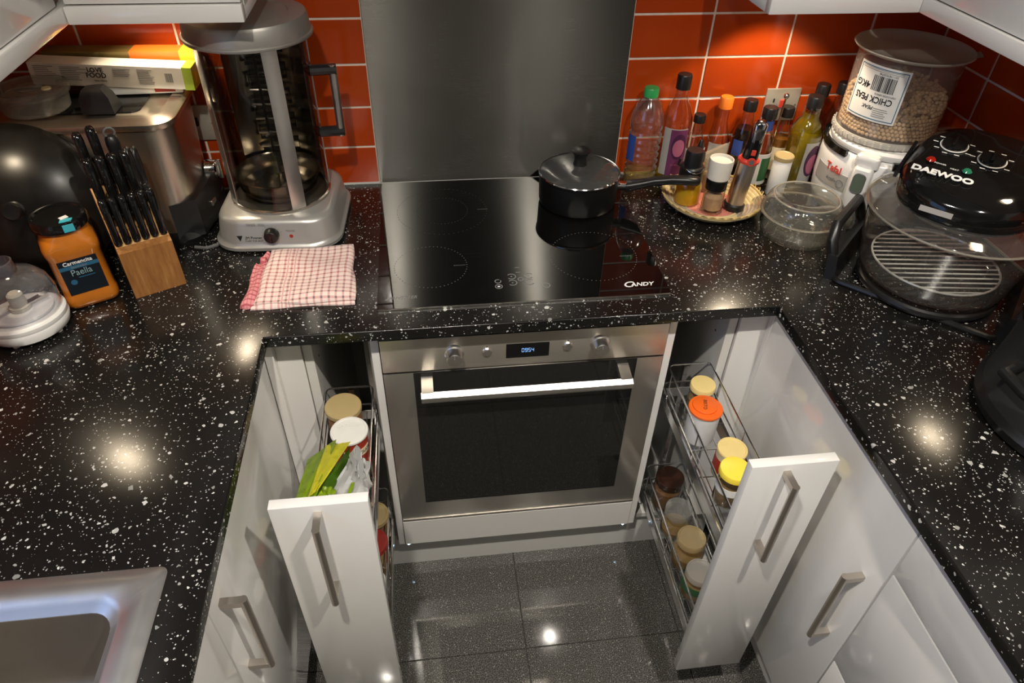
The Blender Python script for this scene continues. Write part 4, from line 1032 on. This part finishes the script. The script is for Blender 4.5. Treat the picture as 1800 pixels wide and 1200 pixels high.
# electric mill / corkscrew
t = thing('electric_mill', 'silver electric mill with black and red head standing on the tray', 'mill', (.545, -.214, TZ + .0019), rad(-10), rot=(0, rad(4), rad(-10)))
B().lathe([(0, 0), (.0245, 0), (.0255, .003), (.0255, .012), (.0225, .015), (0, .016)], 32).build('foot', 'black_satin', t)
B().lathe([(.0215, .015), (.0215, .120), (.020, .122)], 36).build('barrel', brushed('barrel_steel', (.62, .58, .54), .28, (0, 0, 1), .5, (150, 150, 3)), t)
B().lathe([(.0225, .119), (.0245, .122), (.0245, .126), (.0215, .130), (.012, .132)], 32).build('red_collar', 'print_red', t)
B().loft([ring(rrect(.036, .034, .014, 4), .126), ring(rrect(.034, .032, .013, 4), .150), [(x, y - .002, z) for x, y, z in ring(rrect(.032, .028, .012, 4), .185)], [(x, y - .002, z) for x, y, z in ring(rrect(.030, .022, .010, 4), .212)], [(x, y - .002, z) for x, y, z in ring(rrect(.020, .012, .005, 4), .217)]]).build('head', 'black_gloss', t, ang=50)
B().loft([[(x, y - .0045, z) for x, y, z in ring(rrect(w_, d_, .008, 4), zz)] for w_, d_, zz in ((.026, .022, .165), (.030, .024, .19), (.030, .022, .212), (.018, .012, .219))]).build('chrome_tip', 'chrome', t, ang=50)
B().box((0, -.0165, .148), (.010, .005, .013)).bevel(.001, 1).build('switch', 'print_red', t)
B().lathe([(0, .004), (.005, .004), (.006, 0)], 18).build('round_button', 'rubber_grey', t, (0, -.0215, .1275), (PI / 2, 0, 0))
B().lathe([(.006, .003), (.009, .003), (.010, 0)], 20).build('button_ring', 'print_red', t, (0, -.0205, .1275), (PI / 2, 0, 0))
# dropper bottle and clear sachet, standing behind on the tray
t = thing('sauce_bottle', 'small bottle with pointed black nozzle behind the oil dispenser', 'bottle', (.470, -.126, TZ))
B().lathe([(0, .0005), (.019, .0005), (.020, .003), (.020, .07), (.017, .08), (.011, .085)], 24).build('body', 'spice_brown', t)
B().lathe([(.012, .083), (.0155, .084), (.0155, .104), (.010, .107), (.0085, .112), (.004, .134), (.0025, .136), (0, .136)], 24).build('nozzle', 'black_satin', t)
t = thing('plastic_sachet', 'clear plastic sachet propped between the bottles on the tray', 'packet', (.512, -.118, TZ), rad(12))
thin_glass('sachet_clear', (.90, .86, .78), .12, 1.5, 1.3, haze=.28, hazecol=(.62, .55, .42))
B().loft([[(-.024, -.010, .0), (.024, -.010, 0), (.024, .010, 0), (-.024, .010, 0)], [(-.028, -.013, .05), (.028, -.012, .05), (.028, .012, .05), (-.028, .013, .05)], [(-.030, -.006, .098), (.031, -.003, .118), (.031, .003, .118), (-.030, .006, .098)]]).bevel(.003, 2).build('pouch', 'sachet_clear', t)
B().bx(-.02, .02, -.007, .007, .002, .045).bevel(.004, 2).build('contents', 'spice_tan', t)

# ================================================================== BOTTLES ALONG THE WALL
plain('cap_black', (.010, .009, .009), .3); plain('cap_green', (.03, .33, .09), .35); plain('cap_orange', (.85, .20, .02), .35)
plain('label_purple', (.13, .025, .085), .45); plain('label_plum', (.055, .012, .045), .45); plain('label_pink', (.36, .10, .17), .45); plain('label_silver', (.45, .43, .40), .35, .3)
plain('soy_dark', (.012, .006, .004), .1); plain('blue_print', (.03, .07, .30), .4); plain('vinegar_amber', (.20, .075, .01), .15)
def bottle(label, x, y, prof, cap, capmat, glass='clear_glass', liquid=None, level=0, z=WT, name='bottle', group='bottles along the tiled wall'):
    t = thing(name, label, 'bottle', (x, y, z), 0, group)
    B().lathe([(0, .0006)] + prof, 36).build('glass', glass, t, ang=50)
    if liquid:
        lp = [(0, .003)]
        for r, zz in prof:
            if zz < level: lp.append((max(.002, r - .0022), max(zz, .003)))
            else:
                break
        lp += [(lp[-1][0], level), (0, level)]
        B().lathe(lp, 32).build('liquid', liquid, t, ang=50)
    B().lathe(cap, 28).build('cap', capmat, t, ang=50)
    return t
def capf(r, z0, z1): return [(r * .9, z0), (r, z0 + .001), (r, z1 - .003), (r * .9, z1), (0, z1)]
# ribbed plastic oil bottle with green cap
pr_ = [(.036, .0006), (.040, .005), (.041, .02)]
for k in range(7):
    z0 = .034 + k * .017; pr_ += [(.0405, z0), (.037, z0 + .005), (.037, z0 + .008), (.0405, z0 + .013)]
pr_ += [(.0405, .165), (.037, .185), (.028, .205), (.018, .219), (.0145, .224), (.0145, .232)]
t = bottle('ribbed clear plastic oil bottle with green cap beside the splashback', .354, -.052, pr_, capf(.0175, .222, .243), 'cap_green', 'clear_pet', 'pale_oil', .030)
arc_patch(.0408, rad(185), rad(222), .07, .135, 6).build('side_label', 'blue_print', t)
# purple label glass bottle
t = bottle('tall glass oil bottle with purple label and black cap', .432, -.046, [(.034, .0006), (.036, .004), (.036, .150), (.034, .170), (.026, .195), (.0165, .212), (.0145, .225), (.0145, .245)], capf(.0175, .236, .270), 'cap_black', 'clear_glass', 'olive_oil', .022)
arc_patch(.0364, rad(205), rad(300), .030, .150, 14).build('label_back', 'label_silver', t)
arc_patch(.0367, rad(235), rad(304), .004, .148, 12).build('label_front', 'label_purple', t)
def disc_on_cyl(t, r, a, z, rx, rz_, mat, name):
    b = B(); n = 20; rings = []
    for k in range(n + 1):
        u = -1 + 2 * k / n; u *= .995; aa = a + rx * u / r; h = rz_ * math.sqrt(1 - u * u); c, s_ = math.cos(aa), math.sin(aa)
        rings.append([(r * c, r * s_, z - h), ((r + .0004) * c, (r + .0004) * s_, z - h), ((r + .0004) * c, (r + .0004) * s_, z + h), (r * c, r * s_, z + h)])
    return b.loft(rings).build(name, mat, t)
disc_on_cyl(t, .0370, rad(272), .105, .019, .033, 'label_plum', 'label_oval'); disc_on_cyl(t, .0374, rad(272), .102, .015, .022, 'label_pink', 'label_oval')
text('1 litre e', .009, 'print_white', t, (0, 0, .020), wrap=.0376, depth=.0002, mtx=Matrix.Translation((0, 0, 0)))
text('OLIVE OIL', .0055, 'label_pink', t, (0, 0, .058), wrap=.0376, depth=.0002)
# small clear bottle
t = bottle('small clear bottle with black cap behind the oil dispenser', .492, -.036, [(.024, .0006), (.026, .004), (.026, .090), (.022, .105), (.013, .120), (.0105, .145), (.0105, .156)], capf(.0145, .148, .168), 'cap_black', 'clear_glass')
arc_patch(.0263, rad(200), rad(340), .035, .085, 14).build('label_wrap', 'label_white', t)
t = bottle('long necked bottle with orange cap close to the tiled wall', .552, -.036, [(.026, .0006), (.0285, .004), (.0285, .085), (.026, .105), (.017, .130), (.0125, .150), (.012, .185)], capf(.0165, .182, .210), 'cap_orange', 'clear_glass', 'vinegar_amber', .045)
arc_patch(.0288, rad(200), rad(330), .055, .10, 12).build('label_wrap', 'label_silver', t)
t = bottle('dark soy sauce bottle with black cap and blue mark', .611, -.046, [(.026, .0006), (.028, .004), (.028, .110), (.024, .132), (.015, .152), (.0135, .185)], capf(.0165, .178, .205), 'cap_black', 'clear_glass', 'soy_dark', .135)
arc_patch(.0284, rad(200), rad(250), .07, .11, 10).build('label_wrap', 'blue_print', t)
t = bottle('bottle with black cap and blue neck band behind the silver mill', .636, -.102, [(.025, .0006), (.027, .004), (.027, .105), (.023, .130), (.0145, .150), (.0135, .185)], capf(.0175, .182, .208), 'cap_black', 'clear_glass', 'vinegar_amber', .08)
arc_patch(.0145, 0, 2 * PI * .999, .154, .178, 24, .0008).build('neck_band', 'blue_print', t)
arc_patch(.0274, rad(190), rad(345), .02, .10, 14).build('label_wrap', 'label_white', t); arc_patch(.0279, rad(262), rad(330), .03, .09, 8).build('label_patch', 'label_green', t)
t = bottle('small dark vinegar bottle with black cap below the wall socket', .708, -.050, [(.024, .0006), (.026, .004), (.026, .10), (.022, .122), (.014, .140), (.013, .168)], capf(.0165, .162, .186), 'cap_black', 'clear_glass', 'vinegar_amber', .11)
arc_patch(.0264, rad(200), rad(340), .03, .09, 12).build('label_wrap', 'paper_cream', t)
t = bottle('large olive oil bottle full of green gold oil with purple label', .735, -.113, [(.036, .0006), (.0385, .004), (.0385, .140), (.036, .158), (.026, .178), (.0195, .186), (.0185, .212)], capf(.0185, .206, .236), 'cap_black', 'clear_glass', 'olive_oil', .196)
arc_patch(.0388, rad(255), rad(335), .03, .135, 12).build('label_back', 'label_silver', t)
disc_on_cyl(t, .0396, rad(295), .088, .021, .040, 'label_plum', 'label_oval'); disc_on_cyl(t, .0400, rad(297), .080, .0165, .025, 'label_pink', 'label_oval')
t = bottle('clear bottle with black cap behind the large olive oil bottle', .790, -.040, [(.026, .0006), (.028, .004), (.028, .13), (.024, .15), (.0145, .175), (.0135, .215)], capf(.0165, .208, .236), 'cap_black', 'clear_glass')
arc_patch(.0284, rad(200), rad(340), .03, .12, 12).build('label_wrap', 'label_white', t)
t = bottle('bottle with black cap half hidden behind the chick pea tub', .848, -.034, [(.026, .0006), (.028, .004), (.028, .13), (.024, .15), (.0145, .175), (.0135, .215)], capf(.0165, .208, .236), 'cap_black', 'clear_glass')
t = thing('spice_tin', 'narrow white drum with gold lid beside the olive oil bottle', 'tin', (.681, -.142, WT))
B().lathe([(0, .0005), (.0215, .0005), (.0222, .002), (.0222, .094), (.0215, .095)], 28).build('drum', 'label_white', t)
B().lathe([(.0222, .093), (.0235, .094), (.0235, .103), (.022, .105), (.020, .1035), (0, .1035)], 28).build('lid', 'lid_sand', t)
t = thing('ring_stand', 'slim chrome upright rod with ball tip among the bottles', 'stand', (.676, -.072, WT))
B().lathe([(0, 0), (.012, 0), (.013, .002), (.008, .005), (0, .005)], 20).build('foot', 'chrome', t)
B().tube([(0, 0, .004), (.006, 0, .216)], .0024, 10).build('rod', 'chrome', t); B().sphere((.006, 0, .221), .0068).build('ball_tip', 'chrome', t)

# wall sockets
def socket(x0, x1, z0, z1, label, red=True):
    t = thing('wall_socket', label, 'socket', ((x0 + x1) / 2, -.0052, (z0 + z1) / 2))
    w, h = x1 - x0, z1 - z0
    B().bx(-w / 2, w / 2, -.0065, 0, -h / 2, h / 2).bevel(.0025, 2).build('plate', plain('socket_steel', (.60, .56, .48), .4, .6), t)
    B().box((.0, -.008, .004), (.012, .005, .020), (rad(6), 0, 0)).bevel(.001, 1).build('rocker_switch', 'print_red' if red else 'black_satin', t)
    for sx in (-1, 1): B().cyl((sx * (w / 2 - .008), -.0072, 0), (sx * (w / 2 - .008), -.006, 0), .0028, n=12).build('screw', 'chrome', t)
    for px, pz, pw, ph in ((-.022, .012, .004, .009), (-.031, -.010, .008, .004), (-.013, -.010, .008, .004)):
        B().box((px, -.0068, pz), (pw, .001, ph)).build('pin_hole', 'black_matt', t)
socket(.663, .752, 1.034, 1.116, 'steel wall socket with red switch above the bottles')
socket(-.742, -.655, 1.030, 1.113, 'steel wall socket between the fryer and the kebab grill', False)

# ================================================================== GLASS CASSEROLE
cs = thing('glass_casserole', 'clear glass casserole dish with domed lid and side lugs', 'casserole', (.648, -.338, WT), rad(-32))
B().lathe([(0, .002), (.060, .001), (.070, .003), (.080, .012), (.085, .030), (.0865, .056), (.090, .060), (.090, .063), (.084, .062), (.0825, .030), (.077, .014), (.066, .007), (0, .006)], 56).build('dish', 'pyrex', cs, ang=60)
for s_ in (-1, 1):
    B().loft([[(s_ * r, y, z) for r, y, z in pts] for pts in (
        [(.082, -.034, .058), (.094, -.028, .058), (.108, -.018, .058), (.112, 0, .058), (.108, .018, .058), (.094, .028, .058), (.082, .034, .058)],
        [(.082, -.034, .064), (.094, -.028, .064), (.108, -.018, .064), (.112, 0, .064), (.108, .018, .064), (.094, .028, .064), (.082, .034, .064)])]).bevel(.002, 2).build('lug', 'pyrex', cs)
ldc = B().lathe([(.0905, .0645), (.091, .068), (.086, .072), (.082, .088), (.076, .097), (.071, .1005), (.068, .0995), (.066, .096), (.03, .0945), (0, .094)], 56).build('lid', 'pyrex', cs, ang=60)
for s_ in (-1, 1):
    B().loft([[(s_ * r, y, z) for r, y in ((.088, -.028), (.102, -.016), (.105, 0), (.102, .016), (.088, .028))] for z in (.0648, .0695)]).bevel(.0015, 2).build('lid_lug', 'pyrex', ldc)

thin_glass('rim_highlight_glass', (.8, .78, .72), .08, 1.6, 1.6, haze=.35, hazecol=(.62, .58, .50))  # pale haze colour paints the bright highlight along glass rims
B().lathe([(.086, .0605), (.0905, .0605), (.0915, .062), (.0905, .0638), (.086, .0638)], 56).build('dish_rim', 'rim_highlight_glass', cs)
B().tube([(.0705 * math.cos(2 * PI * k / 48), .0705 * math.sin(2 * PI * k / 48), .0995) for k in range(48)], .0022, 8, closed=True).build('lid_ring', 'rim_highlight_glass', ldc)  # ring added to carry the painted highlight on the lid
# ================================================================== AIR FRYER WITH TUB OF CHICK PEAS
af = thing('air_fryer', 'round white air fryer with grey nameplate and front handle, back right', 'air fryer', (.884, -.208, WT), rad(-45.5))
B().lathe([(0, .004), (.112, .004), (.124, .010), (.132, .035), (.1355, .075), (.136, .125), (.134, .150), (.126, .160), (.10, .163), (0, .163)], 64).build('body', 'white_plastic', af, ang=50)
for k in range(4): B().lathe([(0, 0), (.014, 0), (.014, .006), (0, .006)], 14, (.09 * math.cos(rad(45 + 90 * k)), .09 * math.sin(rad(45 + 90 * k)), 0)).build('foot', 'rubber_grey', af)
arc_patch(.1295, rad(-178), rad(-112), .1525, .168, 20, .0085).build('dark_band', 'black_gloss', af); arc_patch(.1295, rad(-68), rad(-2), .1525, .168, 20, .0085).build('dark_band', 'black_gloss', af)
arc_patch(.1295, rad(2), rad(178), .1525, .168, 40, .0085).build('dark_band', 'black_gloss', af)
B().lathe([(.122, .163), (.125, .168), (.125, .176), (.121, .1805), (.115, .182), (.108, .180), (.104, .182), (0, .183)], 64).build('lid', 'white_plastic', af, ang=40)
arc_patch(.106, rad(-165), rad(-100), .1822, .1828, 24, .008).build('lid_slot', 'label_silver', af)
# grey nameplate with lettering, handle with window
arc_patch(.1355, rad(-146), rad(-102), .074, .112, 20, .0012).build('nameplate', 'label_silver', af)
def on_cyl(o, ang): o.rotation_euler = (0, 0, ang); return o
on_cyl(text('Tefal', .024, 'print_red', af, (0, 0, .1165), wrap=.1375, depth=.0003, bold=.0004), rad(-30))
on_cyl(text('ActiFry', .012, 'print_grey', af, (0, 0, .092), wrap=.1373, depth=.0003), rad(-28))
B().lathe([(.008, 0), (.010, 0), (.010, .0008), (.008, .0008)], 24).build('round_emblem', 'print_grey', af, (.1373 * math.cos(rad(-108)), .1373 * math.sin(rad(-108)), .090), (PI / 2, 0, rad(-18)))
hn = B().loft([[(x, y - .140, z) for x, y, z in ring(rrect(w_, d_, .010, 4), zz)] for w_, d_, zz in ((.038, .024, .052), (.042, .034, .080), (.042, .036, .128), (.040, .034, .146), (.036, .026, .150))]).build('handle', 'white_plastic', af, ang=40)
B().loft([[(x, y - .136, z) for x, y, z in ring(rrect(w_, d_, .008, 4), zz)] for w_, d_, zz in ((.052, .020, .150), (.052, .026, .164), (.050, .026, .172), (.042, .020, .176))]).build('handle_top', 'white_plastic', af, ang=40)
wn = B().loft([[(x, -.1582 - dy, z + .116) for x, z in rrect(.024, .044, .009, 5)] for dy in (0, .0016)]).build('window', plain('lcd_green', (.10, .13, .09), .12), hn)
B().tube([(x, -.159, z + .116) for x, z in rrect(.025, .045, .0095, 5)], .0014, 6, closed=True).build('window_frame', 'rubber_grey', hn)

CPZ = WT + .1835
ct = thing('chick_pea_tub', 'translucent plastic tub of chick peas with upside down label', 'tub', (.868, -.203, CPZ))
thin_glass('cloudy_tub', (.90, .87, .84), .10, 1.45, .9, haze=.12, hazecol=(.66, .60, .56))
plain('tub_lid_white', (.52, .49, .43), .45)
B().lathe([(.1065, .010), (.1065, .024), (.1045, .028), (.1065, .184)], 60).build('wall', 'cloudy_tub', ct, ang=50)
lidb = B().lathe([(0, .001), (.106, .001), (.1105, .003), (.1115, .012), (.1095, .016), (.1070, .0165)], 60).build('screw_lid', thin_glass('cloudy_lid', (.80, .78, .74), .15, 1.45, .8, haze=.55, hazecol=(.72, .69, .63)), ct, ang=50)
for k in range(44):
    a = 2 * PI * k / 44; B().box((.1118 * math.cos(a), .1118 * math.sin(a), .0085), (.0022, .005, .010), (0, 0, a)).build('grip_rib', 'tub_lid_white', lidb)
B().lathe([(.1065, .182), (.119, .187), (.121, .190), (.1195, .192), (.111, .190), (.104, .1855), (.050, .1865), (0, .1865)], 60).build('base_flange', thin_glass('cloudy_base', (.8, .78, .74), .2, 1.4, .8, haze=.62, hazecol=(.66, .62, .54)), ct, ang=50)
B().loft([[(.108 * math.cos(a), .108 * math.sin(a), z) for a, z in q] for q in ([(rad(-38), .183), (rad(-26), .183), (rad(-14), .183)],)] + [[(.132 * math.cos(a), .132 * math.sin(a), .190) for a in (rad(-34), rad(-26), rad(-18))]], closed=False).build('pull_tab', 'tub_lid_white', ct)
# label faces the camera's left; it is printed the right way up for the tub standing on its base, so here it reads upside down
LA = rad(211)
lb_ = arc_patch(.1068, LA - rad(31), LA + rad(31), .055, .168, 24, .0005).build('label', 'label_white', ct)
def label_frame(m, r, zlo, zhi, aw):
    b = B()
    for z in (zlo, zhi):
        n = 24; b.loft([[(rr * math.cos(LA - aw + 2 * aw * k / n), rr * math.sin(LA - aw + 2 * aw * k / n), zz) for rr, zz in ((r, z - .0008), (r + .0004, z - .0008), (r + .0004, z + .0008), (r, z + .0008))] for k in range(n + 1)])
    for s_ in (-1, 1):
        a = LA + s_ * aw; d_ = .0075
        b.loft([[(rr * math.cos(a + q), rr * math.sin(a + q), z) for rr, q in ((r, -d_), (r + .0004, -d_), (r + .0004, d_), (r, d_))] for z in (zlo, zhi)])
    b.build('label_border', 'label_blue', ct)
plain('label_blue_grey', (.10, .14, .17), .5)
label_frame('x', .1073, .060, .163, rad(28.5))
FLIP = Matrix.Rotation(PI, 4, 'Z')
def ltext(s, size, dx, z, **kw):
    o = text(s, size, 'print_black', ct, (0, 0, z), wrap=.1076, depth=.0002, mtx=Matrix.Translation((dx, 0, 0)) @ FLIP, **kw); o.rotation_euler = (0, 0, LA + PI / 2); return o
ltext('CHICK PEAS', .0185, -.002, .101, squash=.85, bold=.0003)
ltext('4KG', .0185, -.034, .126, bold=.0003)
o = ltext('PEAK', .011, -.006, .083, shear=.2)
ltext('ITEM CODE: LEN112', .005, .022, .1125)
ltext('5011787020745', .0062, .016, .1535)
b = B(); rnd = random.Random(5); x = -.013
while x < .036:
    w = rnd.choice((.0008, .0008, .0016, .0024)); a0 = LA + x / .1074; a1 = LA + (x + w) / .1074
    b.loft([[(rr * math.cos(a), rr * math.sin(a), z) for rr, a in ((.1073, a0), (.1077, a0), (.1077, a1), (.1073, a1))] for z in (.118, .149)]); x += w + rnd.choice((.0008, .0012, .002))
b.build('barcode', 'print_black', ct)
for i in range(5):
    z = .066 + i * .0042; b = arc_patch(.1073, LA + rad(4), LA + rad(4 + 17 * rnd.uniform(.7, 1)), z, z + .0013, 8, .0004); b.build('printed_line', 'print_grey', ct)
for i in range(2):
    z = .157 + i * .003; arc_patch(.1073, LA - rad(26), LA + rad(24), z, z + .0009, 14, .0004).build('printed_line', 'print_grey', ct)
# chick peas: too many to count, one heap
def peas():
    b = B(); rnd = random.Random(11)
    ico = bmesh.new(); bmesh.ops.create_icosphere(ico, subdivisions=2, radius=1.0)
    base = [v.co.copy() for v in ico.verts]; fs = [[v.index for v in f.verts] for f in ico.faces]; ico.free()
    verts, faces = [], []
    def pea(x, y, z):
        r = rnd.uniform(.0043, .0052); R_ = Euler((rnd.uniform(0, 6), rnd.uniform(0, 6), rnd.uniform(0, 6))).to_matrix(); n0 = len(verts)
        for c in base: 
            q = R_ @ Vector((c.x, c.y * .92, c.z * 1.05)); verts.append((x + q.x * r, y + q.y * r, z + q.z * r))
        faces.extend([[i + n0 for i in f] for f in fs])
    z = .024; k = 0
    while z < .118:
        n = 68
        for i in range(n):
            a = 2 * PI * (i + .5 * (k % 2)) / n
            lim = .088 + .026 * math.sin(a + .6) + rnd.uniform(-.004, .004)
            if z < lim: pea((.0995 + rnd.uniform(-.0012, .0008)) * math.cos(a), (.0995 + rnd.uniform(-.001, .0008)) * math.sin(a), z + rnd.uniform(-.0012, .0012))
        z += .0083; k += 1
    for i in range(620):
        a = rnd.uniform(0, 2 * PI); r = .094 * math.sqrt(rnd.random()); lim = .088 + .026 * math.sin(a + .6) * r / .094
        pea(r * math.cos(a), r * math.sin(a), lim + rnd.uniform(-.008, .002))
    me = D.meshes.new('chick_peas'); me.from_pydata(verts, [], faces); me.polygons.foreach_set('use_smooth', [True] * len(me.polygons))
    N = NT('dried_chick_pea'); g = N.n('ShaderNodeNewGeometry')
    N.p(col=N.mix(N.noise(N.coord(), 130.0, 1.0), (.50, .34, .18, 1), (.76, .57, .34, 1)), rough=.55); me.materials.append(N.m); return me
cp = ob('chick_peas', peas(), None, (.868, -.203, CPZ)); tag(cp, 'heap of dried chick peas seen through the tub wall', 'chick peas'); cp['kind'] = 'stuff'

# ================================================================== HALOGEN OVEN
ho = thing('halogen_oven', 'halogen oven with large glass bowl, wire rack and black control head', 'oven', (.838, -.548, WT), rad(-45))
# stand: base ring and two side arms
B().tube([(.128 * math.cos(a), .128 * math.sin(a), .012) for a in [2 * PI * k / 48 for k in range(48)]], .009, 10, closed=True).build('stand_ring', 'black_satin', ho)
fp = rrect(.315, .230, .02, 4)
B().tube([(x, y, .006) for x, y in fp], .0062, 8, closed=True).build('stand_frame', 'black_satin', ho)
for s_ in (-1, 1):
    B().loft([[(s_ * (x0), y, z) for x0, y, z in q] for q in ([(.150, -.112, .0), (.172, -.112, .0), (.172, .112, .0), (.150, .112, .0)], [(.160, -.108, .055), (.180, -.108, .055), (.180, .108, .055), (.160, .108, .055)])]).bevel(.005, 2).build('stand_arm', 'black_satin', ho)
    pts = [(s_ * .172, -.095, .045), (s_ * .184, -.092, .078), (s_ * .190, -.07, .104), (s_ * .190, .07, .104), (s_ * .184, .092, .078), (s_ * .172, .095, .045)]
    B().tube(pts, .011, 10).build('carry_handle', 'black_satin', ho)
B().lathe([(0, .022), (.10, .020), (.124, .024), (.138, .036), (.145, .055), (.160, .160), (.163, .166), (.166, .168), (.166, .172), (.160, .171)], 72).build('glass_bowl', 'pyrex', ho, ang=60)
B().lathe([(.1675, .1725), (.169, .175), (.168, .178), (.160, .181), (.135, .190), (.120, .195)], 72).build('glass_lid', 'pyrex', ho, ang=60)
B().lathe([(.1635, .1705), (.1685, .172), (.1695, .1745), (.1675, .1765), (.1635, .175)], 72).build('bowl_rim', thin_glass('rim_highlight_glass', (.8, .78, .72), .08, 1.6, 1.6, haze=.35, hazecol=(.62, .58, .50)), ho)  # bowl rim with its highlight painted in as pale haze
rk = B().tube([(.120 * math.cos(a), .120 * math.sin(a), .060) for a in [2 * PI * k / 48 for k in range(48)]], .0022, 8, closed=True).build('wire_rack', plain('bright_wire', (.80, .79, .77), .28, .35, var=.01), ho)
ra = rad(38)
for k in range(15):
    u = -.112 + k * .016; h_ = math.sqrt(max(0, .120 ** 2 - u * u))
    p0 = (u * math.cos(ra + PI / 2) - h_ * math.cos(ra), u * math.sin(ra + PI / 2) - h_ * math.sin(ra), .0605); p1 = (u * math.cos(ra + PI / 2) + h_ * math.cos(ra), u * math.sin(ra + PI / 2) + h_ * math.sin(ra), .0605)
    B().tube([p0, p1], .0018, 6).build('rack_wire', 'bright_wire', rk)
for k in range(3):
    a = rad(30 + 120 * k); B().tube([(.112 * math.cos(a), .112 * math.sin(a), .060), (.108 * math.cos(a), .108 * math.sin(a), .026)], .0022, 6).build('rack_leg', 'chrome', rk)
# head
B().lathe([(0, .168), (.085, .170), (.100, .176), (.118, .194)], 48).build('reflector', 'appliance_steel', ho)
def hr(w, d, r_, z0, z1, cy=0): return [(x, y + cy, z0 + (z1 - z0) * ((y + d / 2) / d)) for x, y in rrect(w, d, r_, 8)]
hdm = B().loft([hr(.236, .236, .115, .190, .190), hr(.246, .246, .118, .200, .203), hr(.250, .255, .110, .222, .240, .005), hr(.240, .250, .095, .235, .268, .010), hr(.215, .230, .085, .246, .287, .014), hr(.17, .18, .07, .256, .294, .018)]).build('control_head', 'black_gloss', ho, ang=50)
slope = math.atan2(.041, .230)
HM = Matrix.Translation((-.028, .006, .2725)) @ Matrix.Rotation(slope, 4, 'X')
def onhead(x, y): return HM @ Vector((x, y, .0015))
def hdisc(x, y, prof, mat, name, n=36):
    p = onhead(x, y); return B().lathe(prof, n).build(name, mat, ho, p, (slope, 0, 0))
for x, y, r_, nm in ((-.030, .030, .023, 'time_dial'), (.040, .012, .023, 'heat_dial')):
    hdisc(x, y, [(r_ * 1.0, .0), (r_ * 1.08, .0), (r_ * 1.08, .0015), (r_, .0015)], 'print_white', 'dial_ring')
    kd = hdisc(x, y, [(r_ * .98, 0), (r_ * .95, .006), (r_ * .6, .008), (0, .0085)], 'black_gloss', nm)
    B().box((0, 0, .011), (.006, r_ * 1.5, .007)).bevel(.0015, 2).build('dial_grip', 'black_gloss', kd)
    for i in range(9):
        a = rad(-60 + i * 300 / 8 + 90); p = onhead(x + r_ * 1.42 * math.cos(a), y + r_ * 1.42 * math.sin(a))
        B().box((0, 0, 0), (.009, .0018, .0006), (0, 0, 0)).build('dial_number', 'print_white', ho, p, (slope, 0, 0))
hdisc(-.052, -.035, [(0, .004), (.006, .003), (.0085, 0)], 'lamp_red', 'power_lamp', 20)
hdisc(.012, -.042, [(0, .004), (.006, .003), (.0085, 0)], plain('lamp_green', (.02, .16, .09), .12), 'heat_lamp', 20)
p = onhead(-.022, -.075); text('DAEWOO', .0225, 'print_white', ho, p + Vector((0, 0, .0012)), (slope, 0, 0), depth=.0006, bold=.0009, squash=1.02)
text('POWER', .006, 'print_white', ho, onhead(-.034, -.043) + Vector((0, 0, .001)), (slope, 0, 0), depth=.0002); text('HEAT', .006, 'print_white', ho, onhead(-.008, -.049) + Vector((0, 0, .001)), (slope, 0, 0), depth=.0002)
p = onhead(.02, .085); B().box((0, 0, .0), (.085, .012, .0012), (0, 0, 0)).bevel(.0004, 1).build('warning_strip', 'label_silver', ho, p, (slope, 0, 0))
B().box((-.030, -.1240, .216), (.056, .0015, .010), (rad(-4), 0, 0)).build('rating_label', 'label_silver', ho)
vr = B().box((0, 0, 0), (.006, .0035, .012)).mesh('vent_rib', 'black_satin')
for s_ in (-1, 1):
    for k in range(16): ob('vent_rib', vr, ho, (s_ * .1255, -.05 + k * .0075, .232 + k * .0014))

# ================================================================== DARK SLOW COOKER AT THE RIGHT EDGE
sc_ = thing('slow_cooker', 'dark grey slow cooker at the right edge of the picture', 'slow cooker', (.893, -.948, WT), rad(8))
plain('dark_grey_steel', (.055, .055, .053), .35, .5)
O_ = lambda a, b_, z: E_(a, b_, z, 56)
B().loft([O_(.160, .150, .0), O_(.180, .172, .006), O_(.184, .176, .022), O_(.176, .168, .034)]).build('base', 'black_satin', sc_, ang=40)
B().loft([O_(.176, .168, .034), O_(.170, .162, .10), O_(.168, .160, .165), O_(.172, .164, .172)]).build('body', 'dark_grey_steel', sc_, ang=40)
B().loft([O_(.176, .168, .171), O_(.178, .170, .176), O_(.170, .162, .182), O_(.12, .115, .200), O_(.05, .045, .208)], False, True).build('lid', 'smoked_glass', sc_, ang=50)
B().lathe([(0, .206), (.014, .206), (.012, .222), (.022, .232), (.020, .238), (0, .239)], 24).build('lid_knob', 'black_satin', sc_)
for s_ in (-1, 1):
    B().tube([(s_ * .165, -.05, .12), (s_ * .196, -.045, .115), (s_ * .200, 0, .113), (s_ * .196, .045, .115), (s_ * .165, .05, .12)], .010, 10).build('side_handle', 'black_satin', sc_)
